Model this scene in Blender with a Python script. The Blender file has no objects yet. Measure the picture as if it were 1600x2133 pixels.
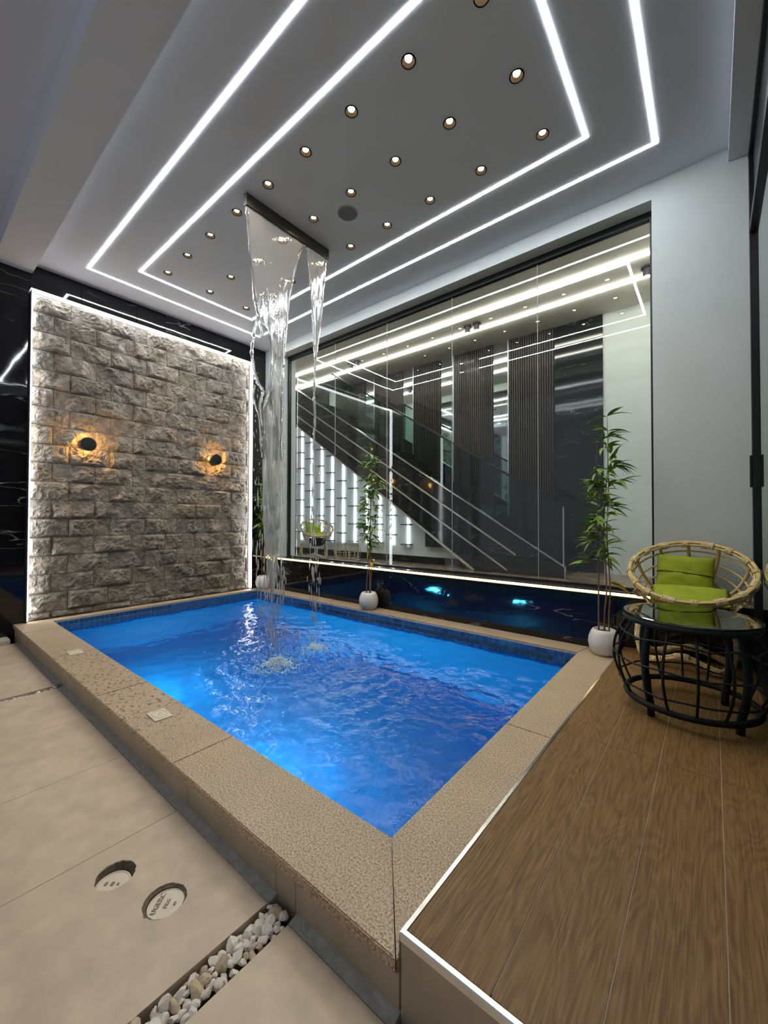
import bpy, bmesh, math, random
from math import sin, cos, pi, radians
from mathutils import Vector, Matrix, noise, Euler
from mathutils.geometry import delaunay_2d_cdt

random.seed(7)
SC = bpy.context.scene
COL = SC.collection

# ------------------------------------------------------------------ camera
cam_d = bpy.data.cameras.new('camera')
cam = bpy.data.objects.new('camera', cam_d)
COL.objects.link(cam)
CAM = Vector((4.9518, -3.2625, 1.0))
yaw, pitch, roll = 2.2549, 0.0154, 0.002
F = Vector((cos(pitch) * cos(yaw), cos(pitch) * sin(yaw), sin(pitch)))
R = F.cross(Vector((0, 0, 1))).normalized()
U = R.cross(F)
R2 = R * cos(roll) + U * sin(roll)
U2 = U * cos(roll) - R * sin(roll)
cam.matrix_world = Matrix(((R2.x, U2.x, -F.x, CAM.x), (R2.y, U2.y, -F.y, CAM.y), (R2.z, U2.z, -F.z, CAM.z), (0, 0, 0, 1)))
cam_d.sensor_fit = 'HORIZONTAL'
cam_d.sensor_width = 36
cam_d.lens = 838.46 / 1600 * 36
cam_d.clip_start = 0.02
SC.camera = cam

# ------------------------------------------------------------------ world, exposure
w = bpy.data.worlds.new('ambient_fill')
SC.world = w
w.use_nodes = True
w.node_tree.nodes['Background'].inputs[0].default_value = (0.55, 0.57, 0.62, 1)
w.node_tree.nodes['Background'].inputs[1].default_value = 0.16  # even grey fill standing in for room lights behind the camera
SC.view_settings.view_transform = 'Standard'
SC.view_settings.look = 'None'
SC.view_settings.gamma = 1
SC.view_settings.use_curve_mapping = False
SC.view_settings.exposure = 1.42
SC.cycles.use_denoising = True
SC.cycles.max_bounces = 10
SC.cycles.glossy_bounces = 5
SC.cycles.transmission_bounces = 8
SC.cycles.transparent_max_bounces = 24
SC.cycles.caustics_refractive = False
SC.cycles.caustics_reflective = False
SC.cycles.sample_clamp_indirect = 6.0

LED = 17.0          # radiance of the white strips
# ------------------------------------------------------------------ materials
def newmat(name):
    m = bpy.data.materials.new(name)
    m.use_nodes = True
    nt = m.node_tree
    return m, nt, nt.nodes['Principled BSDF']

def N(nt, t, **kw):
    n = nt.nodes.new(t)
    for k, v in kw.items():
        if k.startswith('i_'):
            n.inputs[k[2:].replace('_', ' ')].default_value = v
        else:
            setattr(n, k, v)
    return n

def ramp(nt, fac, stops, interp='LINEAR'):
    r = N(nt, 'ShaderNodeValToRGB')
    r.color_ramp.interpolation = interp
    el = r.color_ramp.elements
    while len(el) > 1:
        el.remove(el[-1])
    el[0].position, el[0].color = stops[0][0], (*stops[0][1], 1)
    for p, c in stops[1:]:
        e = el.new(p)
        e.color = (*c, 1)
    nt.links.new(fac, r.inputs[0])
    return r.outputs[0]

def coords(nt, scale=(1, 1, 1), obj=False, rnd=False):
    if obj:
        src = N(nt, 'ShaderNodeTexCoord').outputs['Object']
    else:
        src = N(nt, 'ShaderNodeNewGeometry').outputs['Position']
    mp = N(nt, 'ShaderNodeMapping')
    mp.inputs['Scale'].default_value = scale
    nt.links.new(src, mp.inputs['Vector'])
    if rnd:
        oi = N(nt, 'ShaderNodeObjectInfo')
        cb = N(nt, 'ShaderNodeCombineXYZ')
        mu = N(nt, 'ShaderNodeMath', operation='MULTIPLY')
        mu.inputs[1].default_value = 37.0
        nt.links.new(oi.outputs['Random'], mu.inputs[0])
        for i in range(3):
            nt.links.new(mu.outputs[0], cb.inputs[i])
        nt.links.new(cb.outputs[0], mp.inputs['Location'])
    return mp.outputs[0]

def plain(name, col, rough=.5, metal=0., spec=None, nscale=None, namt=.12, bump=None, bscale=60, scale=(1, 1, 1), coat=0):
    m, nt, p = newmat(name)
    p.inputs['Base Color'].default_value = (*col, 1)
    p.inputs['Roughness'].default_value = rough
    p.inputs['Metallic'].default_value = metal
    if spec is not None:
        p.inputs['Specular IOR Level'].default_value = spec
    if coat:
        p.inputs['Coat Weight'].default_value = coat
    v = None
    if nscale:
        v = coords(nt, scale)
        n = N(nt, 'ShaderNodeTexNoise')
        n.inputs['Scale'].default_value = nscale
        n.inputs['Detail'].default_value = 6
        nt.links.new(v, n.inputs['Vector'])
        a = tuple(c * (1 - namt) for c in col)
        b = tuple(min(1, c * (1 + namt)) for c in col)
        nt.links.new(ramp(nt, n.outputs[0], [(.3, a), (.7, b)]), p.inputs['Base Color'])
    if bump:
        v = v or coords(nt, scale)
        n2 = N(nt, 'ShaderNodeTexNoise')
        n2.inputs['Scale'].default_value = bscale
        n2.inputs['Detail'].default_value = 5
        nt.links.new(v, n2.inputs['Vector'])
        bp = N(nt, 'ShaderNodeBump')
        bp.inputs['Strength'].default_value = bump
        bp.inputs['Distance'].default_value = .01
        nt.links.new(n2.outputs[0], bp.inputs['Height'])
        nt.links.new(bp.outputs[0], p.inputs['Normal'])
    return m

def emit(name, col, st):
    m, nt, p = newmat(name)
    p.inputs['Base Color'].default_value = (.8, .8, .8, 1)
    p.inputs['Emission Color'].default_value = (*col, 1)
    p.inputs['Emission Strength'].default_value = st
    return m

def marble(name, base=(.006, .006, .008), scale=(1.2, 1.2, 7), vein=.25, rough=.04, bumpy=.05):
    m, nt, p = newmat(name)
    v = coords(nt, scale, rnd=True)
    n = N(nt, 'ShaderNodeTexNoise')
    n.inputs['Scale'].default_value = .8
    n.inputs['Detail'].default_value = 3
    n.inputs['Distortion'].default_value = .3
    nt.links.new(v, n.inputs['Vector'])
    c = ramp(nt, n.outputs[0], [(0, base), (.493, base), (.5, (vein, vein, vein)), (.507, base), (1, base)])
    n2 = N(nt, 'ShaderNodeTexNoise')
    n2.inputs['Scale'].default_value = .55
    nt.links.new(v, n2.inputs['Vector'])
    f = ramp(nt, n2.outputs[0], [(.5, (0, 0, 0)), (.6, (1, 1, 1))])
    mx = N(nt, 'ShaderNodeMixRGB')
    mx.inputs[1].default_value = (*base, 1)
    nt.links.new(f, mx.inputs[0])
    nt.links.new(c, mx.inputs[2])
    nt.links.new(mx.outputs[0], p.inputs['Base Color'])
    p.inputs['Roughness'].default_value = rough
    # slight unevenness of the polished slabs
    n3 = N(nt, 'ShaderNodeTexNoise')
    n3.inputs['Scale'].default_value = 3.0
    nt.links.new(coords(nt), n3.inputs['Vector'])
    bp = N(nt, 'ShaderNodeBump')
    bp.inputs['Strength'].default_value = bumpy
    bp.inputs['Distance'].default_value = .03
    nt.links.new(n3.outputs[0], bp.inputs['Height'])
    nt.links.new(bp.outputs[0], p.inputs['Normal'])
    return m

def pane_glass(name, tint=(.93, .96, .95), ior=1.55, wavy=0.0, boost=0.0):
    m = bpy.data.materials.new(name)
    m.use_nodes = True
    nt = m.node_tree
    nt.nodes.clear()
    out = N(nt, 'ShaderNodeOutputMaterial')
    mix = N(nt, 'ShaderNodeMixShader')
    tr = N(nt, 'ShaderNodeBsdfTransparent')
    tr.inputs[0].default_value = (*tint, 1)
    gl = N(nt, 'ShaderNodeBsdfGlossy')
    gl.inputs['Roughness'].default_value = 0.0
    gl.inputs[0].default_value = (.95, 1, .98, 1)
    fr = N(nt, 'ShaderNodeFresnel')
    fr.inputs[0].default_value = ior
    geo = N(nt, 'ShaderNodeNewGeometry')
    inv = N(nt, 'ShaderNodeMath', operation='SUBTRACT')
    inv.inputs[0].default_value = 1
    nt.links.new(geo.outputs['Backfacing'], inv.inputs[1])
    fac = fr.outputs[0]
    if boost:
        ad = N(nt, 'ShaderNodeMath', operation='ADD', use_clamp=True)
        ad.inputs[1].default_value = boost
        nt.links.new(fac, ad.inputs[0])
        fac = ad.outputs[0]
    ml = N(nt, 'ShaderNodeMath', operation='MULTIPLY')   # the pane's front face carries the reflection of both faces
    nt.links.new(fac, ml.inputs[0]); nt.links.new(inv.outputs[0], ml.inputs[1])
    fac = ml.outputs[0]
    if wavy:
        n = N(nt, 'ShaderNodeTexNoise')
        n.inputs['Scale'].default_value = 3
        nt.links.new(coords(nt), n.inputs['Vector'])
        bp = N(nt, 'ShaderNodeBump')
        bp.inputs['Strength'].default_value = wavy
        nt.links.new(n.outputs[0], bp.inputs['Height'])
        nt.links.new(bp.outputs[0], gl.inputs['Normal'])
    nt.links.new(fac, mix.inputs[0])
    nt.links.new(tr.outputs[0], mix.inputs[1])
    nt.links.new(gl.outputs[0], mix.inputs[2])
    nt.links.new(mix.outputs[0], out.inputs[0])
    return m

def mat_granite():
    m, nt, p = newmat('granite coping')
    v = coords(nt)
    n = N(nt, 'ShaderNodeTexNoise'); n.inputs['Scale'].default_value = 170; n.inputs['Detail'].default_value = 5
    nt.links.new(v, n.inputs['Vector'])
    n2 = N(nt, 'ShaderNodeTexNoise'); n2.inputs['Scale'].default_value = 3; n2.inputs['Detail'].default_value = 4
    nt.links.new(v, n2.inputs['Vector'])
    c = ramp(nt, n.outputs[0], [(.32, (.21, .145, .085)), (.48, (.50, .385, .255)), (.68, (.76, .61, .435))])
    mx = N(nt, 'ShaderNodeMixRGB', blend_type='MULTIPLY'); mx.inputs[0].default_value = .6
    nt.links.new(c, mx.inputs[1])
    nt.links.new(ramp(nt, n2.outputs[0], [(.3, (.75, .73, .7)), (.7, (1, 1, 1))]), mx.inputs[2])
    # worn pits in the splash zone of the front kerb
    n5 = N(nt, 'ShaderNodeTexNoise'); n5.inputs['Scale'].default_value = 42; n5.inputs['Detail'].default_value = 3
    nt.links.new(v, n5.inputs['Vector'])
    pit = ramp(nt, n5.outputs[0], [(.36, (1, 1, 1)), (.45, (0, 0, 0))])
    sp = N(nt, 'ShaderNodeSeparateXYZ'); nt.links.new(v, sp.inputs[0])
    zone = ramp(nt, N(nt, 'ShaderNodeMath', operation='DIVIDE').outputs[0], [(.2, (0, 0, 0)), (.35, (1, 1, 1)), (.62, (1, 1, 1)), (.78, (0, 0, 0))])
    dv = [q for q in nt.nodes if q.type == 'MATH' and q.operation == 'DIVIDE'][-1]
    nt.links.new(sp.outputs[0], dv.inputs[0]); dv.inputs[1].default_value = 4.2
    pm = N(nt, 'ShaderNodeMixRGB', blend_type='MULTIPLY'); pm.inputs[0].default_value = 1
    nt.links.new(pit, pm.inputs[1]); nt.links.new(zone, pm.inputs[2])
    dk = N(nt, 'ShaderNodeMixRGB', blend_type='MIX'); dk.inputs[2].default_value = (.16, .115, .07, 1)
    nt.links.new(pm.outputs[0], dk.inputs[0]); nt.links.new(mx.outputs[0], dk.inputs[1])
    nt.links.new(dk.outputs[0], p.inputs['Base Color'])
    p.inputs['Roughness'].default_value = .55
    bp = N(nt, 'ShaderNodeBump'); bp.inputs['Strength'].default_value = .3; bp.inputs['Distance'].default_value = .003
    n4 = N(nt, 'ShaderNodeTexNoise'); n4.inputs['Scale'].default_value = 60; n4.inputs['Detail'].default_value = 4
    nt.links.new(v, n4.inputs['Vector'])
    nt.links.new(n4.outputs[0], bp.inputs['Height'])
    nt.links.new(bp.outputs[0], p.inputs['Normal'])
    return m

def mat_wood():
    m, nt, p = newmat('wood look plank')
    v = coords(nt, (1, .16, 1), rnd=True)
    n = N(nt, 'ShaderNodeTexNoise'); n.inputs['Scale'].default_value = 9; n.inputs['Detail'].default_value = 2; n.inputs['Distortion'].default_value = .4
    nt.links.new(v, n.inputs['Vector'])
    mu = N(nt, 'ShaderNodeMath', operation='MULTIPLY'); mu.inputs[1].default_value = 34
    nt.links.new(n.outputs[0], mu.inputs[0])
    fr = N(nt, 'ShaderNodeMath', operation='PINGPONG'); fr.inputs[1].default_value = 1
    nt.links.new(mu.outputs[0], fr.inputs[0])
    v2 = coords(nt, (70, 1.6, 70), rnd=True)
    n2 = N(nt, 'ShaderNodeTexNoise'); n2.inputs['Scale'].default_value = 4; n2.inputs['Detail'].default_value = 4
    nt.links.new(v2, n2.inputs['Vector'])
    ad = N(nt, 'ShaderNodeMath', operation='MULTIPLY_ADD'); ad.inputs[1].default_value = .17
    nt.links.new(fr.outputs[0], ad.inputs[0])
    nt.links.new(n2.outputs[0], ad.inputs[2])
    c = ramp(nt, ad.outputs[0], [(.30, (.100, .048, .0135)), (.56, (.195, .104, .036)), (.82, (.28, .162, .064))])
    nt.links.new(c, p.inputs['Base Color'])
    p.inputs['Roughness'].default_value = .48
    p.inputs['Specular IOR Level'].default_value = .3
    bp = N(nt, 'ShaderNodeBump'); bp.inputs['Strength'].default_value = .15; bp.inputs['Distance'].default_value = .004
    nt.links.new(ad.outputs[0], bp.inputs['Height'])
    nt.links.new(bp.outputs[0], p.inputs['Normal'])
    return m

def mat_stone():
    m, nt, p = newmat('rock faced stone')
    v = coords(nt, rnd=True)
    n = N(nt, 'ShaderNodeTexNoise'); n.inputs['Scale'].default_value = 9; n.inputs['Detail'].default_value = 8; n.inputs['Distortion'].default_value = 1.2
    nt.links.new(v, n.inputs['Vector'])
    c = ramp(nt, n.outputs[0], [(.25, (.12, .105, .088)), (.5, (.25, .225, .192)), (.62, (.35, .31, .265)), (.8, (.58, .54, .49))])
    oi = N(nt, 'ShaderNodeObjectInfo')
    t = ramp(nt, oi.outputs['Random'], [(0, (.78, .78, .8)), (.5, (1, .96, .9)), (1, (.9, .86, .82))])
    mx = N(nt, 'ShaderNodeMixRGB', blend_type='MULTIPLY'); mx.inputs[0].default_value = 1
    nt.links.new(c, mx.inputs[1]); nt.links.new(t, mx.inputs[2])
    nt.links.new(mx.outputs[0], p.inputs['Base Color'])
    p.inputs['Roughness'].default_value = .75
    n2 = N(nt, 'ShaderNodeTexNoise'); n2.inputs['Scale'].default_value = 14; n2.inputs['Detail'].default_value = 6; n2.inputs['Distortion'].default_value = 1.5
    nt.links.new(v, n2.inputs['Vector'])
    bp = N(nt, 'ShaderNodeBump'); bp.inputs['Strength'].default_value = 1.0; bp.inputs['Distance'].default_value = .035
    nt.links.new(n2.outputs[0], bp.inputs['Height'])
    nt.links.new(bp.outputs[0], p.inputs['Normal'])
    return m

def mat_mosaic(name, a, b, grout, pitch=.0445):
    m, nt, p = newmat(name)
    v = coords(nt)
    # grid lines in world position: any axis near a multiple of the pitch (axis along the surface normal sits off grid)
    sep = N(nt, 'ShaderNodeSeparateXYZ'); nt.links.new(v, sep.inputs[0])
    tot = None
    for i in range(3):
        d = N(nt, 'ShaderNodeMath', operation='DIVIDE'); d.inputs[1].default_value = pitch
        nt.links.new(sep.outputs[i], d.inputs[0])
        f = N(nt, 'ShaderNodeMath', operation='FRACT'); nt.links.new(d.outputs[0], f.inputs[0])
        c = N(nt, 'ShaderNodeMath', operation='LESS_THAN'); c.inputs[1].default_value = .08
        nt.links.new(f.outputs[0], c.inputs[0])
        if tot is None:
            tot = c
        else:
            mxx = N(nt, 'ShaderNodeMath', operation='MAXIMUM')
            nt.links.new(tot.outputs[0], mxx.inputs[0]); nt.links.new(c.outputs[0], mxx.inputs[1])
            tot = mxx
    n = N(nt, 'ShaderNodeTexNoise'); n.inputs['Scale'].default_value = 14
    nt.links.new(v, n.inputs['Vector'])
    col = ramp(nt, n.outputs[0], [(.35, a), (.65, b)])
    mx = N(nt, 'ShaderNodeMixRGB'); mx.inputs[2].default_value = (*grout, 1)
    nt.links.new(tot.outputs[0], mx.inputs[0]); nt.links.new(col, mx.inputs[1])
    nt.links.new(mx.outputs[0], p.inputs['Base Color'])
    p.inputs['Roughness'].default_value = .3
    return m

def mat_water():
    m, nt, p = newmat('pool water')
    p.inputs['Base Color'].default_value = (.80, .93, 1, 1)
    p.inputs['Roughness'].default_value = .0
    p.inputs['IOR'].default_value = 1.33
    p.inputs['Transmission Weight'].default_value = 1
    v = coords(nt)
    n = N(nt, 'ShaderNodeTexNoise'); n.inputs['Scale'].default_value = 22; n.inputs['Detail'].default_value = 3; n.inputs['Distortion'].default_value = .8
    nt.links.new(v, n.inputs['Vector'])
    bp = N(nt, 'ShaderNodeBump'); bp.inputs['Strength'].default_value = .35; bp.inputs['Distance'].default_value = .012
    nt.links.new(n.outputs[0], bp.inputs['Height'])
    nt.links.new(bp.outputs[0], p.inputs['Normal'])
    return m

def mat_fall(name, alpha_white=.25):
    m, nt, p = newmat(name)
    p.inputs['Base Color'].default_value = (.97, .99, 1, 1)
    p.inputs['Roughness'].default_value = .02
    p.inputs['IOR'].default_value = 1.33
    p.inputs['Transmission Weight'].default_value = 1 - alpha_white
    v = coords(nt, (1, 1, .18))
    n = N(nt, 'ShaderNodeTexNoise'); n.inputs['Scale'].default_value = 45; n.inputs['Detail'].default_value = 3
    nt.links.new(v, n.inputs['Vector'])
    bp = N(nt, 'ShaderNodeBump'); bp.inputs['Strength'].default_value = .4; bp.inputs['Distance'].default_value = .01
    nt.links.new(n.outputs[0], bp.inputs['Height'])
    nt.links.new(bp.outputs[0], p.inputs['Normal'])
    return m

MAT = dict(
    ceiling=plain('ceiling paint', (.74, .78, .88), .8, nscale=1.5, namt=.03, bump=.04, bscale=150),
    white=plain('wall paint', (.66, .71, .70), .7, nscale=4, namt=.03, bump=.05, bscale=120),
    hallwall=plain('hall wall paint', (.66, .65, .60), .7, nscale=3, namt=.05),
    hallceil=plain('hall ceiling paint', (.74, .70, .60), .7, nscale=2.5, namt=.08),
    hallfloor=plain('hall floor stone', (.24, .18, .14), .25, nscale=5, namt=.3),
    black=marble('black marble'),
    blackstair=marble('stair marble', base=(.012, .014, .015), vein=.12, rough=.06, bumpy=.012),
    ledframe=plain('aluminium profile', (.55, .56, .58), .35, .9),
    led=emit('white led', (.93, .97, 1.0), LED),
    ledpanel=emit('panel led', (.93, .97, 1.0), LED * .20),
    ledhall=emit('hall led', (1, .97, .88), 10),
    ledrod=emit('rack led', (.85, .95, 1.0), 3.2),
    ledwarm=emit('warm led', (1.0, .76, .32), 4.0),
    lampwarm=emit('warm lamp', (1.0, .50, .12), 62),
    down=emit('downlight bulb', (1.0, .74, .42), 95),
    pool_lamp=emit('pool lamp lens', (.07, .66, 1.0), 105),
    darkcan=plain('dark can', (.0025, .002, .0015), .9, spec=.02),
    blackmetal=plain('black metal', (.012, .012, .013), .35, .3),
    blade=plain('dark steel', (.075, .073, .068), .35, .75),
    slot=plain('slot shadow gap', (.005, .005, .005), .8),
    chrome=plain('brushed trim', (.78, .76, .72), .22, 1),
    steel=plain('stripe metal', (.62, .57, .50), .3, .8),
    granite=mat_granite(),
    wood=mat_wood(),
    stone=mat_stone(),
    grout=plain('grout', (.13, .12, .11), .9, bump=.3),
    floor=plain('beige porcelain', (.60, .485, .35), .45, nscale=11, namt=.13, bump=.06, bscale=90),
    floordark=plain('slab edge', (.05, .04, .03), .8),
    riser=plain('grey porcelain', (.42, .35, .265), .5, nscale=6, namt=.15),
    mortar=plain('grey mortar', (.52, .53, .50), .85, nscale=30, namt=.2, bump=.5),
    brownmortar=plain('rough mortar', (.16, .13, .09), .95, nscale=40, namt=.3, bump=.8),
    soil=plain('soil', (.07, .045, .025), .95, bump=.8, bscale=120),
    basin=mat_mosaic('pool mosaic', (.035, .36, .74), (.05, .44, .82), (.22, .55, .85)),
    tile=plain('blue glass tile', (.035, .15, .46), .15, nscale=25, namt=.35),
    tiledark=plain('dark blue glass tile', (.025, .09, .26), .15, nscale=25, namt=.35),
    tgrout=plain('tile grout', (.55, .60, .68), .8),
    water=mat_water(),
    fall=mat_fall('falling water', .22),
    drops=mat_fall('water drops', .5),
    foam=plain('foam', (.74, .90, 1.0), .35),  # blue tint puts the underwater lamps' glow into the foam colour
    glass=pane_glass('window glass', tint=(.96, .98, .975), boost=.015),
    glassdoor=pane_glass('door glass', tint=(.55, .60, .58), ior=1.6, boost=.12),
    glasstop=pane_glass('table glass', tint=(.55, .63, .56), ior=1.6, boost=.09),
    glassbal=pane_glass('balustrade glass', tint=(.72, .80, .79), ior=1.5),
    mirror=plain('mirror', (.80, .88, .87), .03, 1),
    slat=plain('dark walnut slat', (.022, .014, .010), .5, nscale=30, namt=.3, scale=(1, 1, .05)),
    slatback=plain('slat backing', (.008, .007, .006), .8),
    rattan=plain('rattan', (.74, .55, .24), .5, nscale=40, namt=.18),
    rattanwrap=plain('rattan binding', (.76, .59, .30), .55, nscale=60, namt=.25, bump=.6, bscale=180),
    palerattan=plain('hazed rattan', (.55, .45, .32), .55, nscale=40, namt=.15),  # pale tone carries the window's reflection haze over the hall set
    tablecane=plain('black cane', (.006, .006, .006), .55, spec=.25, nscale=40, namt=.3, bump=.3),
    green=plain('lime fabric', (.34, .42, .02), .85, nscale=9, namt=.16, bump=.35, bscale=14),
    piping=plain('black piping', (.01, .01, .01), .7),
    leaf=plain('bamboo leaf', (.19, .33, .045), .45, nscale=9, namt=.45),
    leafyellow=plain('yellow leaf', (.55, .40, .03), .5),
    stem=plain('bamboo stem', (.20, .11, .05), .6, nscale=30, namt=.3),
    pot=plain('white ceramic', (.78, .78, .79), .35, nscale=5, namt=.05),
    pebble=plain('white pebble', (.78, .72, .64), .6, nscale=20, namt=.12, bump=.3, bscale=60),
    pebbletan=plain('tan pebble', (.55, .45, .30), .6, nscale=20, namt=.25, bump=.3, bscale=60),
    cream=plain('cream plastic', (.74, .66, .52), .5, nscale=30, namt=.05),
    creamdark=plain('cream plastic groove', (.50, .43, .32), .6),
    marblecream=plain('cream marble', (.70, .63, .52), .4, nscale=6, namt=.1),
    speaker=plain('speaker cloth', (.22, .22, .25), .8, bump=.4, bscale=300),
    spot=plain('spot body', (.03, .03, .032), .5),
    cabinet=plain('dark cabinet', (.02, .02, .022), .3),
)

# ------------------------------------------------------------------ mesh helpers
class MB:
    def __init__(s):
        s.v = []; s.f = []
    def add(s, vs, fs):
        o = len(s.v)
        s.v += [tuple(x) for x in vs]
        s.f += [tuple(i + o for i in f) for f in fs]
        return s
    def box(s, x0, x1, y0, y1, z0, z1):
        return s.add([(x0, y0, z0), (x1, y0, z0), (x1, y1, z0), (x0, y1, z0), (x0, y0, z1), (x1, y0, z1), (x1, y1, z1), (x0, y1, z1)],
                     [(0, 3, 2, 1), (4, 5, 6, 7), (0, 1, 5, 4), (1, 2, 6, 5), (2, 3, 7, 6), (3, 0, 4, 7)])
    def bevbox(s, x0, x1, y0, y1, z0, z1, b=.003):
        bm = bmesh.new()
        M = Matrix.Translation(((x0 + x1) / 2, (y0 + y1) / 2, (z0 + z1) / 2)) @ Matrix.Diagonal((x1 - x0, y1 - y0, z1 - z0, 1))
        bmesh.ops.create_cube(bm, size=1, matrix=M)
        bmesh.ops.bevel(bm, geom=bm.edges[:], offset=b, segments=1, affect='EDGES')
        return s.addbm(bm)
    def addbm(s, bm):
        bm.verts.index_update()
        s.add([v.co[:] for v in bm.verts], [[v.index for v in f.verts] for f in bm.faces])
        bm.free()
        return s
    def tube(s, pts, r, n=8, closed=False, cap=True):
        pts = [Vector(p) for p in pts]
        k = len(pts)
        rs = r if isinstance(r, (list, tuple)) else [r] * k
        tang = []
        for i in range(k):
            a = pts[(i - 1) % k] if (closed or i > 0) else pts[i]
            b = pts[(i + 1) % k] if (closed or i < k - 1) else pts[i]
            t = (b - a)
            tang.append(t.normalized() if t.length > 1e-9 else Vector((0, 0, 1)))
        ref = Vector((0, 0, 1)) if abs(tang[0].z) < .9 else Vector((1, 0, 0))
        nrm = (ref - tang[0] * ref.dot(tang[0])).normalized()
        vs = []
        for i in range(k):
            if i:
                nrm = (nrm - tang[i] * nrm.dot(tang[i]))
                nrm = nrm.normalized() if nrm.length > 1e-6 else tang[i].orthogonal().normalized()
            bi = tang[i].cross(nrm)
            for j in range(n):
                a = 2 * pi * j / n
                vs.append(pts[i] + (nrm * cos(a) + bi * sin(a)) * rs[i])
        fs = []
        for i in range(k if closed else k - 1):
            i2 = (i + 1) % k
            for j in range(n):
                j2 = (j + 1) % n
                fs.append((i * n + j, i * n + j2, i2 * n + j2, i2 * n + j))
        if cap and not closed:
            fs.append(tuple(range(n - 1, -1, -1)))
            fs.append(tuple((k - 1) * n + j for j in range(n)))
        return s.add(vs, fs)
    def lathe(s, prof, c=(0, 0, 0), n=32, cap0=True, cap1=True):
        vs = []
        for r, z in prof:
            for j in range(n):
                a = 2 * pi * j / n
                vs.append((c[0] + r * cos(a), c[1] + r * sin(a), c[2] + z))
        fs = []
        for i in range(len(prof) - 1):
            for j in range(n):
                j2 = (j + 1) % n
                fs.append((i * n + j, i * n + j2, (i + 1) * n + j2, (i + 1) * n + j))
        if cap0: fs.append(tuple(range(n - 1, -1, -1)))
        if cap1: fs.append(tuple((len(prof) - 1) * n + j for j in range(n)))
        return s.add(vs, fs)
    def prism(s, poly, ax, a, b):
        """poly of 2D points in the two other axes (in x,y,z order), extruded along ax from a to b"""
        k = len(poly)
        def P(p, t):
            return {0: (t, p[0], p[1]), 1: (p[0], t, p[1]), 2: (p[0], p[1], t)}[ax]
        vs = [P(p, a) for p in poly] + [P(p, b) for p in poly]
        fs = [tuple(range(k)), tuple(range(2 * k - 1, k - 1, -1))]
        for i in range(k):
            j = (i + 1) % k
            fs.append((i, j, j + k, i + k))
        return s.add(vs, fs)
    def mesh(s, name, smooth=False, recalc=True):
        me = bpy.data.meshes.new(name)
        me.from_pydata(s.v, [], s.f)
        if recalc:
            bm = bmesh.new(); bm.from_mesh(me)
            bmesh.ops.recalc_face_normals(bm, faces=bm.faces[:])
            bm.to_mesh(me); bm.free()
        if smooth:
            for p in me.polygons: p.use_smooth = True
        me.update()
        return me
    def build(s, name, mat, parent=None, smooth=False, recalc=True):
        return put(name, s.mesh(name, smooth, recalc), mat, parent)

def put(name, me, mat, parent=None):
    o = bpy.data.objects.new(name, me)
    if mat is not None and len(me.materials) == 0:
        me.materials.append(MAT[mat] if isinstance(mat, str) else mat)
    COL.objects.link(o)
    o.parent = parent
    return o

def tag(o, label=None, cat=None, group=None, kind=None):
    if label: o['label'] = label
    if cat: o['category'] = cat
    if group: o['group'] = group
    if kind: o['kind'] = kind
    return o

def empty(name, loc=(0, 0, 0), rz=0):
    o = bpy.data.objects.new(name, None)
    o.location = loc
    o.rotation_euler = (0, 0, rz)
    o.empty_display_size = .05
    COL.objects.link(o)
    return o

def struct(o, label=None):
    o['kind'] = 'structure'
    if label: o['label'] = label
    return o

def copy_tree(o, parent=None):
    c = o.copy()
    COL.objects.link(c)
    c.parent = parent
    for ch in list(o.children):
        copy_tree(ch, c)
    return c

def smoothpath(pts, n=8, closed=False):
    """Catmull-Rom through points"""
    P = [Vector(p) for p in pts]
    k = len(P)
    out = []
    for i in range(k if closed else k - 1):
        p0 = P[(i - 1) % k] if (closed or i > 0) else P[0]
        p1 = P[i]; p2 = P[(i + 1) % k]
        p3 = P[(i + 2) % k] if (closed or i + 2 < k) else P[-1]
        for j in range(n):
            t = j / n
            out.append(.5 * ((2 * p1) + (p2 - p0) * t + (2 * p0 - 5 * p1 + 4 * p2 - p3) * t * t + (3 * p1 - p0 - 3 * p2 + p3) * t ** 3))
    if not closed:
        out.append(P[-1])
    return out

def sheet_with_holes(outer, holes, z):
    """flat face set with holes; returns verts, faces"""
    pts, edges = [], []
    def loop(l):
        o = len(pts)
        for p in l: pts.append(Vector(p))
        for i in range(len(l)): edges.append((o + i, o + (i + 1) % len(l)))
    loop(outer)
    for h in holes: loop(h)
    vo, eo, fo, *_ = delaunay_2d_cdt(pts, edges, [], 1, 1e-6)
    fs = []
    def inside(c, poly):
        r = False
        for i in range(len(poly)):
            a, b = poly[i], poly[i - 1]
            if (a[1] > c[1]) != (b[1] > c[1]) and c[0] < (b[0] - a[0]) * (c[1] - a[1]) / (b[1] - a[1]) + a[0]:
                r = not r
        return r
    for f in fo:
        c = sum((vo[i] for i in f), Vector((0, 0))) / len(f)
        if not any(inside(c, h) for h in holes):
            fs.append(tuple(f))
    return [(v.x, v.y, z) for v in vo], fs

# ------------------------------------------------------------------ main levels
ZC = 3.445        # ceiling
ZF = -.135        # tile floor (0 is the top of the pool coping)
ZD = .05          # deck
XL = -.13         # face of the black wall
YB = .199         # face of the dado under the window
PL, PW = 4.163, 2.254
XR = 5.15         # right glass wall

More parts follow.
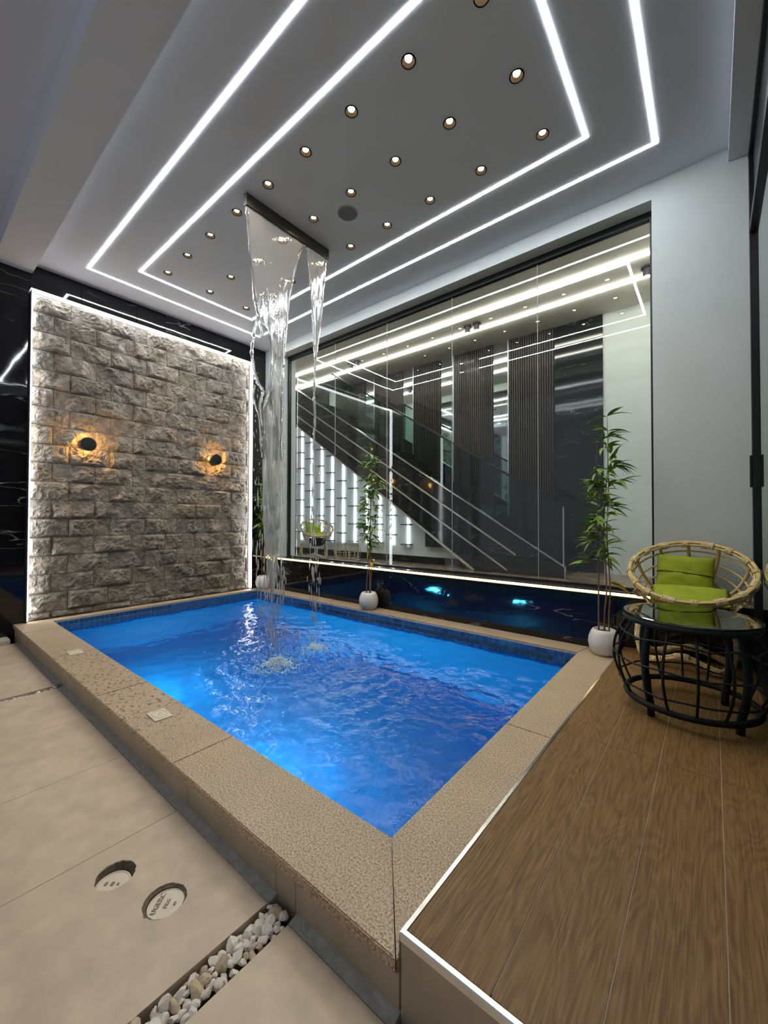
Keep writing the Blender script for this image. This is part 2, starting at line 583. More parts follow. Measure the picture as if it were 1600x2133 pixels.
# ------------------------------------------------------------------ floor
fl = MB().box(-.3, 5.6, -4.6, -2.3, -.26, -.20).build('floor', 'floordark')
struct(fl, 'beige porcelain tile floor with pebble gaps beside the pool')
HOLES = [((3.473, -2.795), .056), ((3.683, -2.733), .059)]
def jag(c, r, n=40, s=0):
    return [(c[0] + (r + .004 * noise.noise((cos(2 * pi * i / n) * 4 + s, sin(2 * pi * i / n) * 4, s)) + random.uniform(-.0012, .0012)) * cos(2 * pi * i / n),
             c[1] + (r + .004 * noise.noise((cos(2 * pi * i / n) * 4 + s, sin(2 * pi * i / n) * 4, s)) + random.uniform(-.0012, .0012)) * sin(2 * pi * i / n)) for i in range(n)]
hole_loops = [jag(c, r, s=3 * i) for i, (c, r) in enumerate(HOLES)]
G = .0015
xs = [(.065, .855), (.855, 1.503), (1.560, 2.168), (2.168, 2.761), (2.761, 3.335), (3.335, 3.927), (4.022, 4.62), (4.62, 5.22)]
for a, b in xs:
    y1, y0 = -2.545, -3.745
    if a > 3.3 and b < 3.95:
        vs, fs = sheet_with_holes([(a + G, y0), (b - G, y0), (b - G, y1), (a + G, y1)], hole_loops, ZF)
        mb = MB().add(vs, fs)
        lo = [(a + G, y0), (b - G, y0), (b - G, y1), (a + G, y1)]
        for l in [lo] + hole_loops:
            k = len(l)
            mb.add([(p[0], p[1], ZF) for p in l] + [(p[0], p[1], ZF - .05) for p in l], [(i, (i + 1) % k, (i + 1) % k + k, i + k) for i in range(k)])
        mb.build('floor_tile', 'floor', fl)
    else:
        MB().bevbox(a + G, b - G, y0, y1, ZF - .05, ZF, .0015).build('floor_tile', 'floor', fl)
    MB().bevbox(a + G, b - G, -4.6, y0 - .003, ZF - .05, ZF, .0015).build('floor_tile', 'floor', fl)
for a, b in ((.065, 1.503), (1.560, 3.927), (4.022, 4.39)):
    MB().prism([(-2.543, ZF - .05), (-2.508, ZF - .05), (-2.508, ZF + .006), (-2.543, ZF - .002)], 0, a, b).build('mortar_strip', 'mortar', fl)
MB().bevbox(-.13, .012, -4.4, -2.56, -.2, ZF + .03, .004).build('threshold_slab', 'marblecream', fl)

# drain caps sunk in the two holes
def textmesh(body, size, depth=.0012):
    cu = bpy.data.curves.new('txt', 'FONT')
    cu.body = body; cu.size = size; cu.extrude = depth; cu.align_x = 'CENTER'; cu.align_y = 'CENTER'
    cu.resolution_u = 2
    o = bpy.data.objects.new('txt', cu)
    COL.objects.link(o)
    bpy.context.view_layer.update()
    me = bpy.data.meshes.new_from_object(o.evaluated_get(bpy.context.evaluated_depsgraph_get()))
    bpy.data.objects.remove(o)
    return me
for i, (c, r) in enumerate(HOLES):
    e = empty('drain_cap', (c[0], c[1], ZF - .05))
    tag(e, ['round cream plastic pipe cap sunk deepest in its floor hole', 'round cream plastic pipe cap ringed by brown mortar, nearest the pebbles'][i], 'pipe cap', 'pipe caps in the floor tile')
    zz = .032 if i == 0 else .040
    off = (.006, -.01) if i == 0 else (.004, .004)
    prof = [(r * .90, -.004), (r * .90, zz - .003), (r * .87, zz), (r * .8, zz), (r * .79, zz - .0015), (r * .3, zz - .001)]
    MB().lathe(prof, (off[0], off[1], 0), 36).build('cap', 'cream', e)
    # ragged mortar collar
    inn = [(r * .86 + .004 * noise.noise((k * .9, i, 0))) for k in range(40)]
    vs, fs = [], []
    for k in range(40):
        a = 2 * pi * k / 40
        lp = hole_loops[i][k]
        vs += [(lp[0] - c[0] + .0005 * cos(a), lp[1] - c[1], .047), (inn[k] * cos(a) + off[0] * .5, inn[k] * sin(a) + off[1] * .5, zz + (.003 if i else -.014))]
    for k in range(40):
        k2 = (k + 1) % 40
        fs.append((2 * k, 2 * k2, 2 * k2 + 1, 2 * k + 1))
    MB().add(vs, fs).build('mortar_collar', 'brownmortar', e)
    rows = [('IIII', -.02, .012), ('IIIII', .0, .012), ('III', .018, .011)] if i == 0 else [('UGERC', -.024, .021), ('PKG', .002, .016), ('IIIII', .024, .009)]
    for t, dx, sz in rows:
        o = put('lettering', textmesh(t, sz), 'creamdark', e)
        o.rotation_euler = (0, 0, radians(130))
        v = Vector((dx, 0, 0)); v.rotate(Euler((0, 0, radians(40))))
        o.location = (off[0] + v.x, off[1] + v.y, zz + .0005)

# pebbles
def pebble_mesh(i):
    bm = bmesh.new()
    bmesh.ops.create_icosphere(bm, subdivisions=2, radius=1)
    rs = random.Random(100 + i)
    planes = [(Vector((rs.uniform(-1, 1), rs.uniform(-1, 1), rs.uniform(-1, 1))).normalized(), rs.uniform(.55, .85)) for _ in range(9)]
    for v in bm.verts:
        for n_, d in planes:
            k = v.co.dot(n_)
            if k > d: v.co -= n_ * (k - d)
        v.co += v.co.normalized() * .05 * noise.noise(v.co * 2 + Vector((i, 0, 0)))
    sc = (1, rs.uniform(.62, .85), rs.uniform(.5, .7))
    for v in bm.verts: v.co = Vector((v.co.x * sc[0], v.co.y * sc[1], v.co.z * sc[2]))
    me = MB().addbm(bm).mesh('pebble')
    me.materials.append(MAT['pebbletan' if i % 6 == 5 else 'pebble'])
    return me
PEB = [pebble_mesh(i) for i in range(12)]
def pebbles(x0, x1, y0, y1, n, label, grp, smin, smax, zb):
    rr = random.Random(int(x0 * 100))
    placed = []
    tries = 0
    while len(placed) < n and tries < 9000:
        tries += 1
        s = rr.uniform(smin, smax)
        x = rr.uniform(x0 + s * .75, x1 - s * .75); y = rr.uniform(y0, y1 - s)
        if any((x - a) ** 2 + (y - b) ** 2 < (.52 * (s + c)) ** 2 for a, b, c in placed): continue
        placed.append((x, y, s))
        pk = rr.randrange(12)
        o = put('pebble', PEB[pk], None)
        o.scale = (s, s, s)
        o.rotation_euler = (rr.uniform(-.6, .6), rr.uniform(-.6, .6), rr.uniform(0, 6.3))
        o.location = (x, y, zb + s * .6 + rr.uniform(0, .012))
        tag(o, label.replace('white', 'tan').replace('small', 'small tan') if pk % 6 == 5 else label, 'pebble', grp)
pebbles(3.929, 4.021, -2.98, -2.515, 95, 'white pebble in the wide gap nearest the wooden deck', 'pebbles in the near floor gap', .012, .027, -.160)
pebbles(1.505, 1.558, -2.95, -2.515, 30, 'white pebble in the narrow floor gap beside the far tiles', 'pebbles in the far floor gap', .012, .02, -.165)
pebbles(.014, .063, -2.85, -2.515, 10, 'small stone in the slot before the cream threshold', 'stones by the threshold', .012, .018, -.175)

# ------------------------------------------------------------------ pool
pool = empty('swimming_pool', (0, 0, 0))
tag(pool, 'rectangular sunken pool with granite coping and blue mosaic basin', 'pool')
D = -1.15
mb = MB()
mb.box(-.03, PL + .03, -PW - .03, .03, D - .05, D)
mb.box(-.03, 0, -PW, 0, D, -.012); mb.box(PL, PL + .03, -PW, 0, D, -.012)
mb.box(-.03, PL + .03, 0, .03, D, -.012); mb.box(-.03, PL + .03, -PW - .03, -PW, D, -.012)
mb.build('basin', 'basin', pool)
# substructure
sub = MB().box(-.13, 4.375, -2.508, -2.29, ZF - .06, -.034).box(-.13, -.035, -2.29, YB, -.3, -.034).box(4.2, 4.375, -2.29, YB, -.3, -.034).box(-.13, 4.375, .035, YB, -.3, -.034)
sub.build('kerb_core', 'mortar', pool)
# coping slabs
g = .001
TH = .033
def slab(poly, name='coping_slab'):
    m = MB().prism(poly, 2, -TH, 0)
    bm = bmesh.new(); me = m.mesh(name); bm.from_mesh(me)
    ed = [e for e in bm.edges if all(abs(v.co.z) < 1e-5 for v in e.verts)]
    bmesh.ops.bevel(bm, geom=ed, offset=.003, segments=2, affect='EDGES')
    bm.to_mesh(me); bm.free()
    return put(name, me, 'granite', pool)
fx = [-.129, .33, 1.30, 2.27, 3.24]
for a, b in zip(fx[:-1], fx[1:]):
    slab([(a + g, -2.525), (b - g, -2.525), (b - g, -PW), (a + g, -PW)])
slab([(3.24 + g, -2.525), (4.385, -2.525), (PL, -PW - g), (3.24 + g, -PW - g)])
slab([(4.388, -2.523), (4.41, -1.35), (PL, -1.35), (PL, -PW + .001)])
slab([(4.41, -1.348), (4.43, -.02), (4.43, YB), (PL + .04, YB), (PL, 0), (PL, -1.348)])
for a, b in ((-.13, 1.40), (1.40, 2.80)):
    slab([(a + g, g), (b - g, g), (b - g, YB), (a + g, YB)])
slab([(2.80 + g, g), (PL - g, g), (PL + .038, YB), (2.80 + g, YB)])
for a, b in ((-PW + g, -1.10), (-1.10, -g)):
    slab([(-.13, a + g), (0, a + g), (0, b - g), (-.13, b - g)])
# riser tiles of the kerb
rx = [-.13, .45, .95, 1.534, 2.19, 2.763, 3.35, 3.921, 4.013, 4.388]
for a, b in zip(rx[:-1], rx[1:]):
    MB().bevbox(a + g, b - g, -2.512, -2.50, ZF - .05, -TH - .004, .0015).build('riser_tile', 'riser', pool)
MB().box(-.15, 4.386, -2.518, -2.505, -TH - .006, -TH + .001).build('joint_bead', 'brownmortar', pool)
# waterline mosaic: single tiles where they show largest, the rest one mesh
P = .0445
def tmesh(mat):
    me = MB().bevbox(-P / 2 + .0016, P / 2 - .0016, -.003, .003, -P / 2 + .0016, P / 2 - .0016, .0012).mesh('mosaic_tile')
    me.materials.append(MAT[mat]); return me
TM = [tmesh('tile'), tmesh('tiledark')]
MB().box(0, PL, -.0012, .001, -.2, -.013).build('grout_bed', 'tgrout', pool)
MB().box(-.001, .0012, -PW, 0, -.2, -.013).build('grout_bed', 'tgrout', pool)
rest = MB()
rt = random.Random(3)
for r_ in range(4):
    z = -.016 - P * (r_ + .5)
    k = int(PL / P)
    for i in range(k):
        x = PL - P * (i + .5)
        dark = rt.random() < (.15 if r_ == 0 else .75)
        if i < 75 and r_ < 3:
            o = put('mosaic_tile', TM[1 if dark else 0], None, pool)
            o.location = (x, -.0025, z)
        else:
            rest.box(x - P / 2 + .0016, x + P / 2 - .0016, -.0055, .0, z - P / 2 + .0016, z + P / 2 - .0016)
    for i in range(int(PW / P)):
        y = -P * (i + .5)
        if r_ < 2 and i > 25 and i % 1 == 0 and i < 50:
            o = put('mosaic_tile', TM[1 if dark else 0], None, pool)
            o.location = (.0025, y, z); o.rotation_euler = (0, 0, pi / 2)
        else:
            rest.box(0, .0055, y - P / 2 + .0016, y + P / 2 - .0016, z - P / 2 + .0016, z + P / 2 - .0016)
o = rest.build('mosaic_band', 'tile', pool); o['kind'] = 'stuff'
# pool lamps in the near long wall
for i, x in enumerate((1.28, 2.775)):
    e = empty('pool_lamp', (x, -PW, -.62))
    tag(e, ['round blue underwater lamp set in the near wall, the one farther along', 'round blue underwater lamp set in the near wall, the closer one'][i], 'pool light', 'underwater pool lamps')
    o = MB().lathe([(.10, 0), (.10, .02), (.085, .03)], n=28).build('bezel', 'chrome', e); o.rotation_euler = (-pi / 2, 0, 0)
    o = MB().lathe([(.084, .0305), (.06, .036), (.02, .038)], n=28).build('lens', 'pool_lamp', e); o.rotation_euler = (-pi / 2, 0, 0)

# water surface
SPL = [(2.40, -1.40), (2.33, -.97)]
ZW = -.115
def wave(x, y):
    p = Vector((x, y, 0))
    h = .010 * noise.noise(p * 3.1) + .007 * noise.noise(p * 7.3 + Vector((5, 1, 2))) + .0045 * noise.noise(p * 15 + Vector((1, 9, 3)))
    for i, (sx, sy) in enumerate(SPL):
        d = math.hypot(x - sx, y - sy)
        a = .012 if i == 0 else .008
        h += a * math.exp(-d * 2.0) * sin(d * 34 + 2.2 * noise.noise(p * 5)) + .018 * math.exp(-(d / .45) ** 2) * noise.noise(p * 30) + .02 * math.exp(-(d / .16) ** 2) * abs(noise.noise(p * 17))
    return h
nx, ny = 330, 190
vs = [(PL * i / nx, -PW * j / ny, ZW + wave(PL * i / nx, -PW * j / ny)) for j in range(ny + 1) for i in range(nx + 1)]
fs = [(j * (nx + 1) + i, (j + 1) * (nx + 1) + i, (j + 1) * (nx + 1) + i + 1, j * (nx + 1) + i + 1) for j in range(ny) for i in range(nx)]
water = MB().add(vs, fs).build('pool_water', 'water', None, smooth=True, recalc=False)
tag(water, 'rippling bright blue water filling the pool', 'water', kind='stuff')

# junction boxes on the coping
for i, (x, y) in enumerate(((1.285, -2.385), (2.775, -2.388))):
    e = empty('junction_box', (x, y, 0), radians(-2))
    tag(e, ['small cream junction box plate on the coping, farther toward the stone wall', 'cream junction box plate with oval groove on the near coping'][i], 'junction box', 'junction boxes on the coping')
    MB().bevbox(-.06, .06, -.042, .042, 0, .006, .002).build('plate', 'cream', e)
    ov = [(.046 * cos(a), .033 * sin(a), .0062) for a in [2 * pi * k / 40 for k in range(40)]]
    MB().tube(ov, .0012, 5, closed=True).build('oval_groove', 'creamdark', e)
    MB().box(-.012, .010, -.001, .001, .006, .0068).box(-.012, -.010, -.001, .012, .006, .0068).build('l_mark', 'creamdark', e)

# ------------------------------------------------------------------ deck
deck = MB().prism([(4.393, -2.500), (XR + .05, -2.500), (XR + .05, YB), (4.432, YB)], 2, ZF - .05, ZD - .012).build('deck', 'riser')
struct(deck, 'raised deck of wood-look planks with metal edge trim')
MB().bevbox(4.392, XR + .05, -2.512, -2.50, ZF - .05, ZD - .016, .001).build('face_tile', 'riser', deck)
ex = lambda y: 4.400 + (y + 2.5) * .0145
px = [None, 4.603, 4.785, 4.970, 5.2]
py = [-2.497, -1.345, -.165, YB - .002]
for j in range(3):
    for i in range(4):
        y0, y1 = py[j] + .001, py[j + 1] - .001
        xa0 = ex(y0) if i == 0 else px[i] + .0013
        xa1 = ex(y1) if i == 0 else px[i] + .0013
        m = MB().prism([(xa0, y0), (px[i + 1] - .0013, y0), (px[i + 1] - .0013, y1), (xa1, y1)], 2, ZD - .012, ZD)
        m.build('plank', 'wood', deck)
MB().prism([(4.41, -2.49), (5.2, -2.49), (5.2, YB - .01), (4.44, YB - .01)], 2, ZD - .011, ZD - .0015).build('plank_grout', plain('plank grout', (.42, .36, .27), .8), deck)
MB().bevbox(4.388, XR + .05, -2.514, -2.497, ZD - .018, ZD + .003, .003).build('edge_trim', 'chrome', deck)
m = MB().prism([(4.388, -2.514), (4.399, -2.497), (4.4385, YB), (4.4295, YB)], 2, -.006, ZD + .002)
m.build('edge_trim', 'chrome', deck)

# ------------------------------------------------------------------ left wall with stone panel
PY0, PY1, PZ1 = -2.440, -.046, 3.200
wl = MB().box(-.35, -.155, -4.6, .5, -.3, 3.9).build('wall_left', 'grout')
struct(wl, 'black marble wall carrying the grey rock-faced stone panel')
ys = [-4.6, -3.64, PY0]
zs = [-.2, .42, 1.03, 1.64, 2.25, 2.63, 3.004, 3.9]
for a, b in zip(ys[:-1], ys[1:]):
    for c, d in zip(zs[:-1], zs[1:]):
        MB().bevbox(-.155, XL, a + g, b - g, c + g, d - g, .001).build('marble_slab', 'black', wl)
ys = [PY0, -2.03, -1.51, -1.2, -.9, -.65, -.34, PY1]
for a, b in zip(ys[:-1], ys[1:]):
    MB().bevbox(-.155, XL, a + g, b - g, PZ1 + g, ZC + .05, .001).build('marble_slab', 'black', wl)
for c, d in ((-.3, .44), (.44, 1.03), (1.03, 1.64), (1.64, 2.25), (2.25, 2.86), (2.86, ZC + .05)):
    MB().bevbox(-.155, XL, PY1 + g, YB + .01, c + g, d - g, .001).build('marble_slab', 'black', wl)

def brick(y0, y1, z0, z1, seed):
    b = .0025
    y0 += b; y1 -= b; z0 += b; z1 -= b
    wy, wz = y1 - y0, z1 - z0
    n = max(3, int(wy / .0125)); k = max(3, int(wz / .0125))
    rs = random.Random(seed)
    planes = [(rs.uniform(.1, .9) * wy, rs.uniform(.1, .9) * wz, rs.uniform(-1, 1), rs.uniform(-1, 1), rs.uniform(.012, .038)) for _ in range(7)]
    vs = []
    for j in range(k + 1):
        for i in range(n + 1):
            y, z = wy * i / n, wz * j / k
            e = min(i / n * wy, wy - i / n * wy, z, wz - z)
            ed = min(1, e / .022)
            h = .046
            for (a, c, dy, dz, o) in planes:
                h = min(h, o + (dy * (y - a) + dz * (z - c)) * .32 + .016)
            q = Vector((y * 9 + seed * 3.7, z * 9, seed))
            h += .012 * noise.noise(q) + .013 * (1 - abs(noise.noise(q * 2.1)) * 2) + .006 * (1 - abs(noise.noise(q * 4.7)) * 2)
            h = max(.002, h) * ed + .002 * (1 - ed)
            vs.append((-.155 + h + .004, y0 + y, z0 + z))
    fs = [(j * (n + 1) + i, j * (n + 1) + i + 1, (j + 1) * (n + 1) + i + 1, (j + 1) * (n + 1) + i) for j in range(k) for i in range(n)]
    m = MB().add(vs, fs)
    # skirt
    per = [i for i in range(n + 1)] + [j * (n + 1) + n for j in range(1, k + 1)] + [k * (n + 1) + i for i in range(n - 1, -1, -1)] + [j * (n + 1) for j in range(k - 1, 0, -1)]
    o0 = len(m.v)
    m.v += [(-.158, m.v[p_][1], m.v[p_][2]) for p_ in per]
    L_ = len(per)
    m.f += [(per[i], o0 + i, o0 + (i + 1) % L_, per[(i + 1) % L_]) for i in range(L_)]
    m.build('stone_brick', 'stone', wl, recalc=False)
rows = [(0.0, .069)] + [(.069 + .1842 * k, .069 + .1842 * (k + 1)) for k in range(17)]
seed = 0
for ri, (z0, z1) in enumerate(rows):
    s0 = -2.113 if ri % 2 else -2.248
    js = [PY0 + .014] + [s0 + .3585 * k for k in range(7) if s0 + .3585 * k < PY1 - .05] + [PY1 - .014]
    for a, b in zip(js[:-1], js[1:]):
        seed += 1
        brick(a, b, z0, min(z1, PZ1 - .014), seed)
# light frame round the stone
lf = empty('light_border', (XL, (PY0 + PY1) / 2, 0))
tag(lf, 'thin white light strip framing the stone wall panel', 'led strip')
lf_o = Vector(lf.location)
def off(mb, o):
    mb.v = [tuple(Vector(v) - o) for v in mb.v]; return mb
W_ = .016
for nm, (a, b, c, d) in dict(t=(PY0, PY1, PZ1 - W_, PZ1), l=(PY0, PY0 + W_, 0, PZ1 - W_), r=(PY1 - W_, PY1, 0, PZ1 - W_)).items():
    if nm == 't':
        off(MB().box(-.150, -.076, a, b, d - .003, d), lf_o).build('profile', 'ledframe', lf)
        off(MB().box(-.135, -.074, a, b, c, d - .0035), lf_o).build('diffuser', 'ledpanel', lf)
    elif nm == 'l':
        off(MB().box(-.150, -.066, a, a + .004, c, d), lf_o).build('profile', 'ledframe', lf)
        off(MB().box(-.130, -.062, a + .0045, a + .011, c + .02, d), lf_o).build('diffuser', 'ledpanel', lf)
    else:
        off(MB().box(-.150, -.066, b - .003, b, c, d), lf_o).build('profile', 'ledframe', lf)
        off(MB().box(-.130, -.064, b - .0115, b - .0035, c + .02, d), lf_o).build('diffuser', 'ledpanel', lf)
# wall lamps
for i, (y, z) in enumerate(((-1.972, 1.763), (-.579, 1.761))):
    e = empty('wall_lamp', (-.125, y, z))
    tag(e, ['round black wall lamp with orange halo, farther from the pool corner', 'round black wall lamp with orange halo, close to the waterfall'][i], 'wall lamp', 'halo lamps on the stone wall')
    rot = (0, pi / 2, 0)
    o = MB().lathe([(.05, 0), (.05, .03)], n=28).build('back_plate', 'blackmetal', e); o.rotation_euler = rot
    o = MB().lathe([(.044, .03), (.044, .058)], n=28).build('glow_ring', 'lampwarm', e); o.rotation_euler = rot
    o = MB().lathe([(.066, .060), (.070, .063), (.070, .072), (.064, .076), (.02, .077)], n=36).build('disc', 'blackmetal', e); o.rotation_euler = rot

# ------------------------------------------------------------------ back wall, window
wb = MB()
wb.box(XL - .2, .234, YB + .003, .466, .43, ZC + .1)
wb.box(4.628, XR + .3, YB + .003, .466, .43, ZC + .1)
wb.box(.234, 4.628, YB + .003, .466, 3.318, ZC + .1)
wb.box(XL - .2, XR + .3, YB + .02, .466, -.3, .43)
wb = struct(wb.build('wall_back', 'white'), 'white wall around the big window above a black marble dado')
dx = [XL, .95, 2.233, 3.35, 4.079, 4.95, XR + .2]
for a, b in zip(dx[:-1], dx[1:]):
    MB().bevbox(a + g, b - g, YB, YB + .02, -.05 if b < 4.45 else -.02, .418, .001).build('dado_slab', 'black', wb)
MB().bevbox(XL, 4.628, YB - .002, .345, .440, .452, .002).build('sill', plain('sill stone', (.05, .042, .036), .12), wb)
MB().bevbox(4.628, XR + .2, YB, YB + .006, .418, .432, .001).build('sill', 'black', wb)
sl = MB().box(XL, 4.628, YB - .0005, YB + .014, .4235, .4375).build('sill_led', 'ledwarm')
tag(sl, 'warm yellow light line under the window sill', 'led strip')

win = MB().box(.234, .262, .325, .372, .452, 3.318).box(4.604, 4.628, .325, .372, .452, 3.318).box(.262, 4.604, .325, .372, 3.262, 3.318).box(.262, 4.604, .325, .372, .452, .466)
win = struct(win.build('window_1', 'blackmetal'), 'large black framed interior window of five glass panes')
pj = [.262, 1.19, 2.048, 2.902, 3.763, 4.604]
for i, (a, b) in enumerate(zip(pj[:-1], pj[1:])):
    cx = (a + b) / 2
    o = MB().box(a + .0015 - cx, b - .0015 - cx, -.005, .005, .466, 3.262).build('pane', 'glass', win)
    o.location = (cx, .350, 0)
    o.rotation_euler = (0, 0, radians((.05, .16, -.12, .10, -.04)[i]))
for x in pj[1:-1]:
    MB().box(x - .0025, x + .0025, .346, .354, .466, 3.262).build('pane_joint', plain('silicone', (.35, .37, .37), .4), win)

# ------------------------------------------------------------------ ceiling
cans = [(.757 + .4222 * i, y) for y in (-1.543, -1.108, -.672) for i in range(9)]
circ = lambda c, r, n=20: [(c[0] + r * cos(2 * pi * k / n), c[1] + r * sin(2 * pi * k / n)) for k in range(n)]
vs, fs = sheet_with_holes([(XL - .1, -2.43), (5.053, -2.43), (5.053, .3), (XL - .1, .3)], [circ(c, .032) for c in cans], ZC)
ce = MB().add(vs, fs)
ce.box(XL - .1, 5.3, -4.7, .3, ZC + .12, ZC + .16)  # unseen lid added above the ceiling to keep world light out
ce = struct(ce.build('ceiling', 'ceiling', recalc=False), 'grey painted ceiling above the pool')
bm_ = MB().box(XL - .1, 5.6, -2.695, -2.425, 3.36, ZC + .5)
struct(bm_.build('trim_1', 'ceiling'), 'dropped ceiling beam along the left of the pool')
struct(MB().box(5.053, XR + .02, -2.425, YB + .1, 3.355, ZC + .3).build('trim_2', 'ceiling'), 'narrow dropped ceiling band along the glass door')
struct(MB().box(XL - .1, 5.6, -4.7, -2.69, 3.60, 3.7).build('ceiling_side', 'ceiling'), 'dim grey ceiling beyond the beam')

def ledrect(x0, x1, y0, y1, label, wd=.023):
    e = empty('led_rectangle', ((x0 + x1) / 2, (y0 + y1) / 2, ZC))
    o_ = Vector(e.location)
    h = wd / 2
    for (a, b, c, d) in ((x0 - h, x1 + h, y0 - h, y0 + h), (x0 - h, x1 + h, y1 - h, y1 + h), (x0 - h, x0 + h, y0 + h, y1 - h), (x1 - h, x1 + h, y0 + h, y1 - h)):
        off(MB().box(a, b, c, d, ZC - .0022, ZC - .0003), o_).build('light_strip', 'led', e)
    tag(e, label, 'led strip', 'white light rectangles in the ceiling')
ledrect(.233, 4.686, -2.069, -.151, 'outer white light rectangle set in the ceiling')
ledrect(.569, 4.345, -1.726, -.478, 'inner white light rectangle around the downlights')
proto = None
CAN = MB().lathe([(.0375, -.002), (.0375, 0), (.032, .0005), (.030, .052)], n=24, cap0=False, cap1=True).mesh('can')
CAN.materials.append(MAT['darkcan'])
BEZ = MB().lathe([(.0335, -.0005), (.0395, -.0005), (.0395, -.004), (.0335, -.004), (.0335, -.0005)], n=24, cap0=False, cap1=False).mesh('bezel')
BEZ.materials.append(MAT['darkcan'])
BUL = MB().lathe([(.0185, .012), (.0195, .018), (.012, .024)], n=18).mesh('bulb')
BUL.materials.append(MAT['down'])
rowname = {-1.543: 'in the row nearest the ceiling beam', -1.108: 'in the middle row', -.672: 'in the row nearest the window'}
ordn = ['first', 'second', 'third', 'fourth', 'fifth', 'sixth', 'seventh', 'eighth', 'ninth']
for (x, y) in cans:
    k = int(round((x - .757) / .4222))
    e = empty('downlight', (x, y, ZC))
    tag(e, 'round recessed downlight, %s from the stone wall %s' % (ordn[k], rowname[y]), 'downlight', 'recessed downlights in the ceiling')
    put('bezel', BEZ, None, e); put('can', CAN, None, e); put('bulb', BUL, None, e)
e = empty('ceiling_speaker', (2.706, -.978, ZC))
tag(e, 'round dark grey speaker grille in the ceiling', 'speaker')
MB().lathe([(.0745, -.0005), (.0745, -.006), (.04, -.009), (.01, -.0095)], n=40, cap0=False).build('grille', 'speaker', e)
MB().lathe([(.0745, -.0005), (.082, -.0005), (.082, -.005), (.0745, -.007), (.0745, -.0005)], n=40, cap0=False, cap1=False).build('rim', plain('speaker rim', (.36, .37, .39), .5), e)
e = empty('waterfall_spout', (2.25, -1.19, ZC))
tag(e, 'long dark steel waterfall blade hung from the ceiling', 'water spout')
MB().bevbox(-.016, .016, -.415, .415, -.094, 0, .002).build('body', 'blade', e)
MB().box(-.012, .012, -.41, .41, -.0965, -.0935).build('slot', 'slot', e)
MB().bevbox(-.018, .018, -.419, -.413, -.096, 0, .001).build('end_cap', 'blade', e)
MB().bevbox(-.018, .018, .413, .419, -.096, 0, .001).build('end_cap', 'blade', e)

# ------------------------------------------------------------------ right glass door wall
wr = MB()
wr.box(XR, XR + .05, .135, YB + .003, ZD, 3.36)
wr.box(XR, XR + .05, -3.0, YB, 2.80, 2.86)
wr.box(XR, XR + .05, -3.0, YB, 3.30, 3.36)
wr.box(XR, XR + .05, -3.0, YB, ZD, ZD + .06)
wr.box(XR, XR + .05, -1.35, -1.29, ZD, 3.36)
wr = struct(wr.build('door_1', 'blackmetal'), 'black framed glass sliding door along the right')
MB().box(XR + .02, XR + .03, -1.29, .135, ZD + .06, 2.80).build('pane', 'glassdoor', wr)
MB().box(XR + .02, XR + .03, -3.0, -1.35, ZD + .06, 2.80).build('pane', 'glassdoor', wr)
MB().box(XR + .02, XR + .03, -3.0, .135, 2.86, 3.30).build('transom_pane', 'blackmetal', wr)
MB().bevbox(XR - .012, XR, .145, .185, 1.2, 1.4, .003).build('handle', 'blackmetal', wr)
struct(MB().box(XR + 1.2, XR + 1.3, -4, 2.2, -.2, 3.9).build('wall_right', 'slatback'), 'dark room beyond the glass door')

# ------------------------------------------------------------------ stair hall behind the window
HF = .35
struct(MB().box(-3.2, XR + .3, .466, 2.3, HF - .1, HF).build('floor_hall', 'hallfloor'), 'brown stone floor of the stair hall')
struct(MB().box(-3.2, XR + .3, .466, 2.3, ZC, ZC + .1).build('ceiling_hall', 'hallceil'), 'beige ceiling of the stair hall')
struct(MB().box(-3.2, -3.1, .466, 2.3, HF, ZC).build('wall_hall_left', 'hallwall'), 'plain end wall of the stair hall')
struct(MB().box(XR + .2, XR + .3, .466, 2.3, HF, ZC).build('wall_hall_right', 'white'), 'plain white end wall of the stair hall')
wf = MB().box(-3.2, XR + .3, 2.1, 2.2, HF, ZC).build('wall_far', 'white')
struct(wf, 'far wall of the stair hall with slats and mirror strips')
for a, b in ((-2.2, -.8), (-.585, .152), (.379, .987), (1.21, 1.715), (1.966, 2.57), (2.814, 3.40)):
    MB().box(a, b, 2.085, 2.1, HF, ZC).build('slat_backing', 'slatback', wf)
    m = MB()
    k = int((b - a) / .03)
    for i in range(k):
        x = a + (b - a) * (i + .5) / k
        m.box(x - .0095, x + .0095, 2.06, 2.085, HF, ZC)
    o = m.build('slat_panel', 'slat', wf); o['kind'] = 'stuff'
for a, b in ((.152, .379), (.987, 1.21), (1.715, 1.945), (2.57, 2.795)):
    MB().box(a, b, 2.09, 2.1, HF, ZC).build('mirror_strip', 'mirror', wf)
    MB().box(b, b + .014, 2.055, 2.1, HF, ZC).build('edge_strip', 'ledframe', wf)
MB().box(3.407, 3.956, 2.08, 2.1, HF, ZC).build('marble_panel', 'blackstair', wf)
